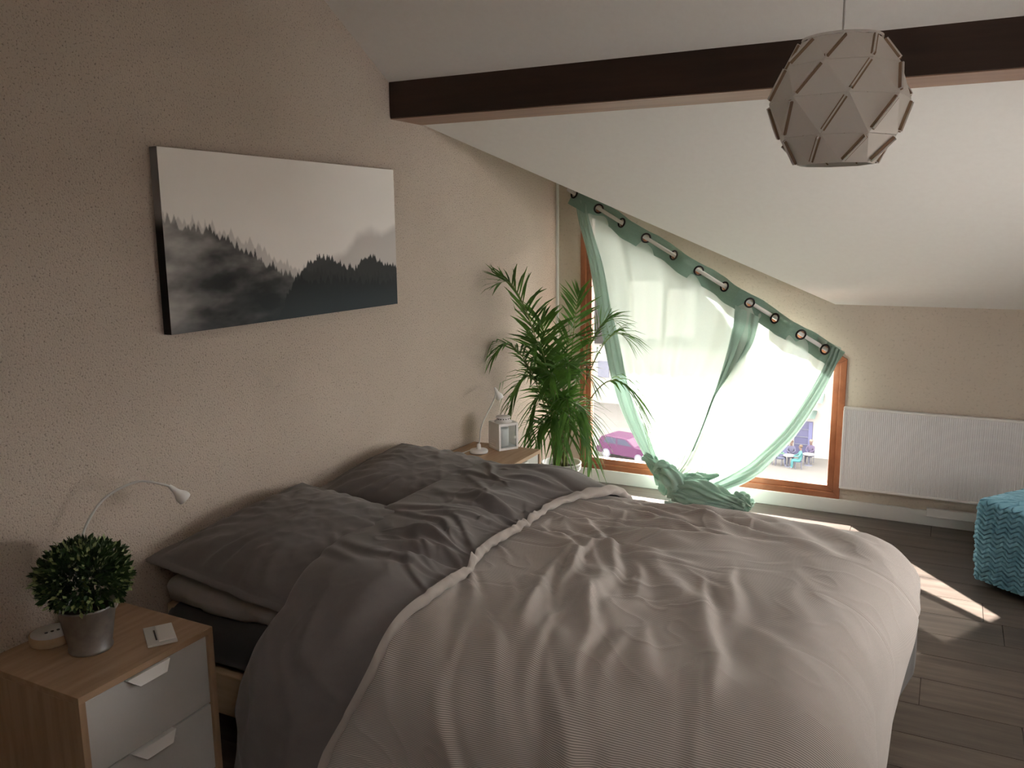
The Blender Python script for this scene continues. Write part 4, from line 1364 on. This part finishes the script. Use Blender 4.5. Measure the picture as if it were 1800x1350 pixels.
def person(x, y, rz, top, legs, label, hair):
    """seated guest facing local -y; one continuous skinned body"""
    t = thing('person', label, 'person', (x, y, GZ), rz, None)
    def skin(name, pts, edges, mt, parent):
        me = bpy.data.meshes.new(name)
        me.from_pydata([p[:3] for p in pts], edges, [])
        o = bpy.data.objects.new(name, me)
        COL.objects.link(o)
        o.parent = parent
        md = o.modifiers.new('skin', 'SKIN')
        md.use_smooth_shade = True
        for i, p in enumerate(pts):
            sv_ = me.skin_vertices[0].data[i]
            sv_.radius = (p[3], p[3])
            sv_.use_root = (i == 0)
        o.modifiers.new('sub', 'SUBSURF').levels = 1
        me.materials.append(mt)
        return o
    P = [(0, .05, .52, .16), (0, .08, .75, .15), (0, .08, 1.02, .16), (0, .06, 1.16, .06), (0, .03, 1.28, .09), (0, .02, 1.38, .10), (0, .03, 1.45, .07),
         (.19, .06, 1.06, .065), (.25, -.06, .84, .05), (.12, -.27, .80, .04), (.07, -.36, .79, .035),
         (-.19, .06, 1.06, .065), (-.25, -.06, .84, .05), (-.12, -.27, .80, .04), (-.07, -.36, .79, .035),
         (.10, -.02, .52, .10), (.12, -.42, .53, .075), (.12, -.42, .10, .05), (.12, -.52, .05, .045),
         (-.10, -.02, .52, .10), (-.12, -.42, .53, .075), (-.12, -.44, .10, .05), (-.12, -.54, .05, .045)]
    Ed = [(0, 1), (1, 2), (2, 3), (3, 4), (4, 5), (5, 6), (2, 7), (7, 8), (8, 9), (9, 10), (2, 11), (11, 12), (12, 13), (13, 14), (0, 15), (15, 16), (16, 17), (17, 18), (0, 19), (19, 20), (20, 21), (21, 22)]
    m = mat('guest', SK, .8)
    z_ = nd(m, 'ShaderNodeSeparateXYZ')
    lk(m, coords(m), z_.inputs[0])
    # clothing colours by height: shoes, trousers, shirt, skin
    col = ramp(m, math_node(m, 'DIVIDE', z_.outputs[2], 1.6), [(0.0, (.1, .1, .12)), (.055, legs), (.375, legs), (.385, top), (.715, top), (.725, SK)])
    m.node_tree.nodes[-1]
    for n in m.node_tree.nodes:
        if n.type == 'VALTORGB':
            n.color_ramp.interpolation = 'CONSTANT'
    lk(m, col, bsdf(m).inputs['Base Color'])
    skin('body', P, Ed, m, t)
    hm = mat('hair', hair, .8)
    MB().lathe([(0, 0), (.085, .005), (.115, .06), (.11, .12), (.07, .17), (0, .185)], (0, .055, 1.335), 16, False).build('hair', hm, t, smooth=True)
    MB().lathe([(0, 0), (.016, .0), (.012, .05), (0, .055)], (0, -.085, 1.33), 8, False).build('nose', mat('nose_skin', SK, .8), t)
    return t
def guest(x, y, rz, top, legs, label, hair, chair_label):
    cafe_chair(x+.05*math.sin(rz), y, rz, chair_label, grey_c)
    person(x, y, rz, top, legs, label, hair)
guest(-6.6, CY+.1, math.radians(90), (0.048, 0.099, 0.072), (0.040, 0.045, 0.072), 'seated guest in a mint green shirt facing right', (0.019, 0.013, 0.011), 'grey cafe chair under the guest in mint')
guest(-5.3, CY-.15, math.radians(-75), (0.026, 0.093, 0.096), (0.019, 0.088, 0.093), 'seated guest all in turquoise facing left', (0.048, 0.032, 0.019), 'grey cafe chair under the guest in turquoise')
guest(-5.95, CY+.8, math.radians(10), (0.032, 0.032, 0.058), (0.029, 0.029, 0.048), 'seated guest in dark blue behind the table', (0.040, 0.019, 0.013), 'grey cafe chair under the guest in dark blue')
guest(-4.9, CY+1.5, math.radians(-15), (0.035, 0.026, 0.054), (0.032, 0.032, 0.048), 'seated guest in violet by the shop window', (0.096, 0.080, 0.064), 'grey cafe chair under the guest in violet')
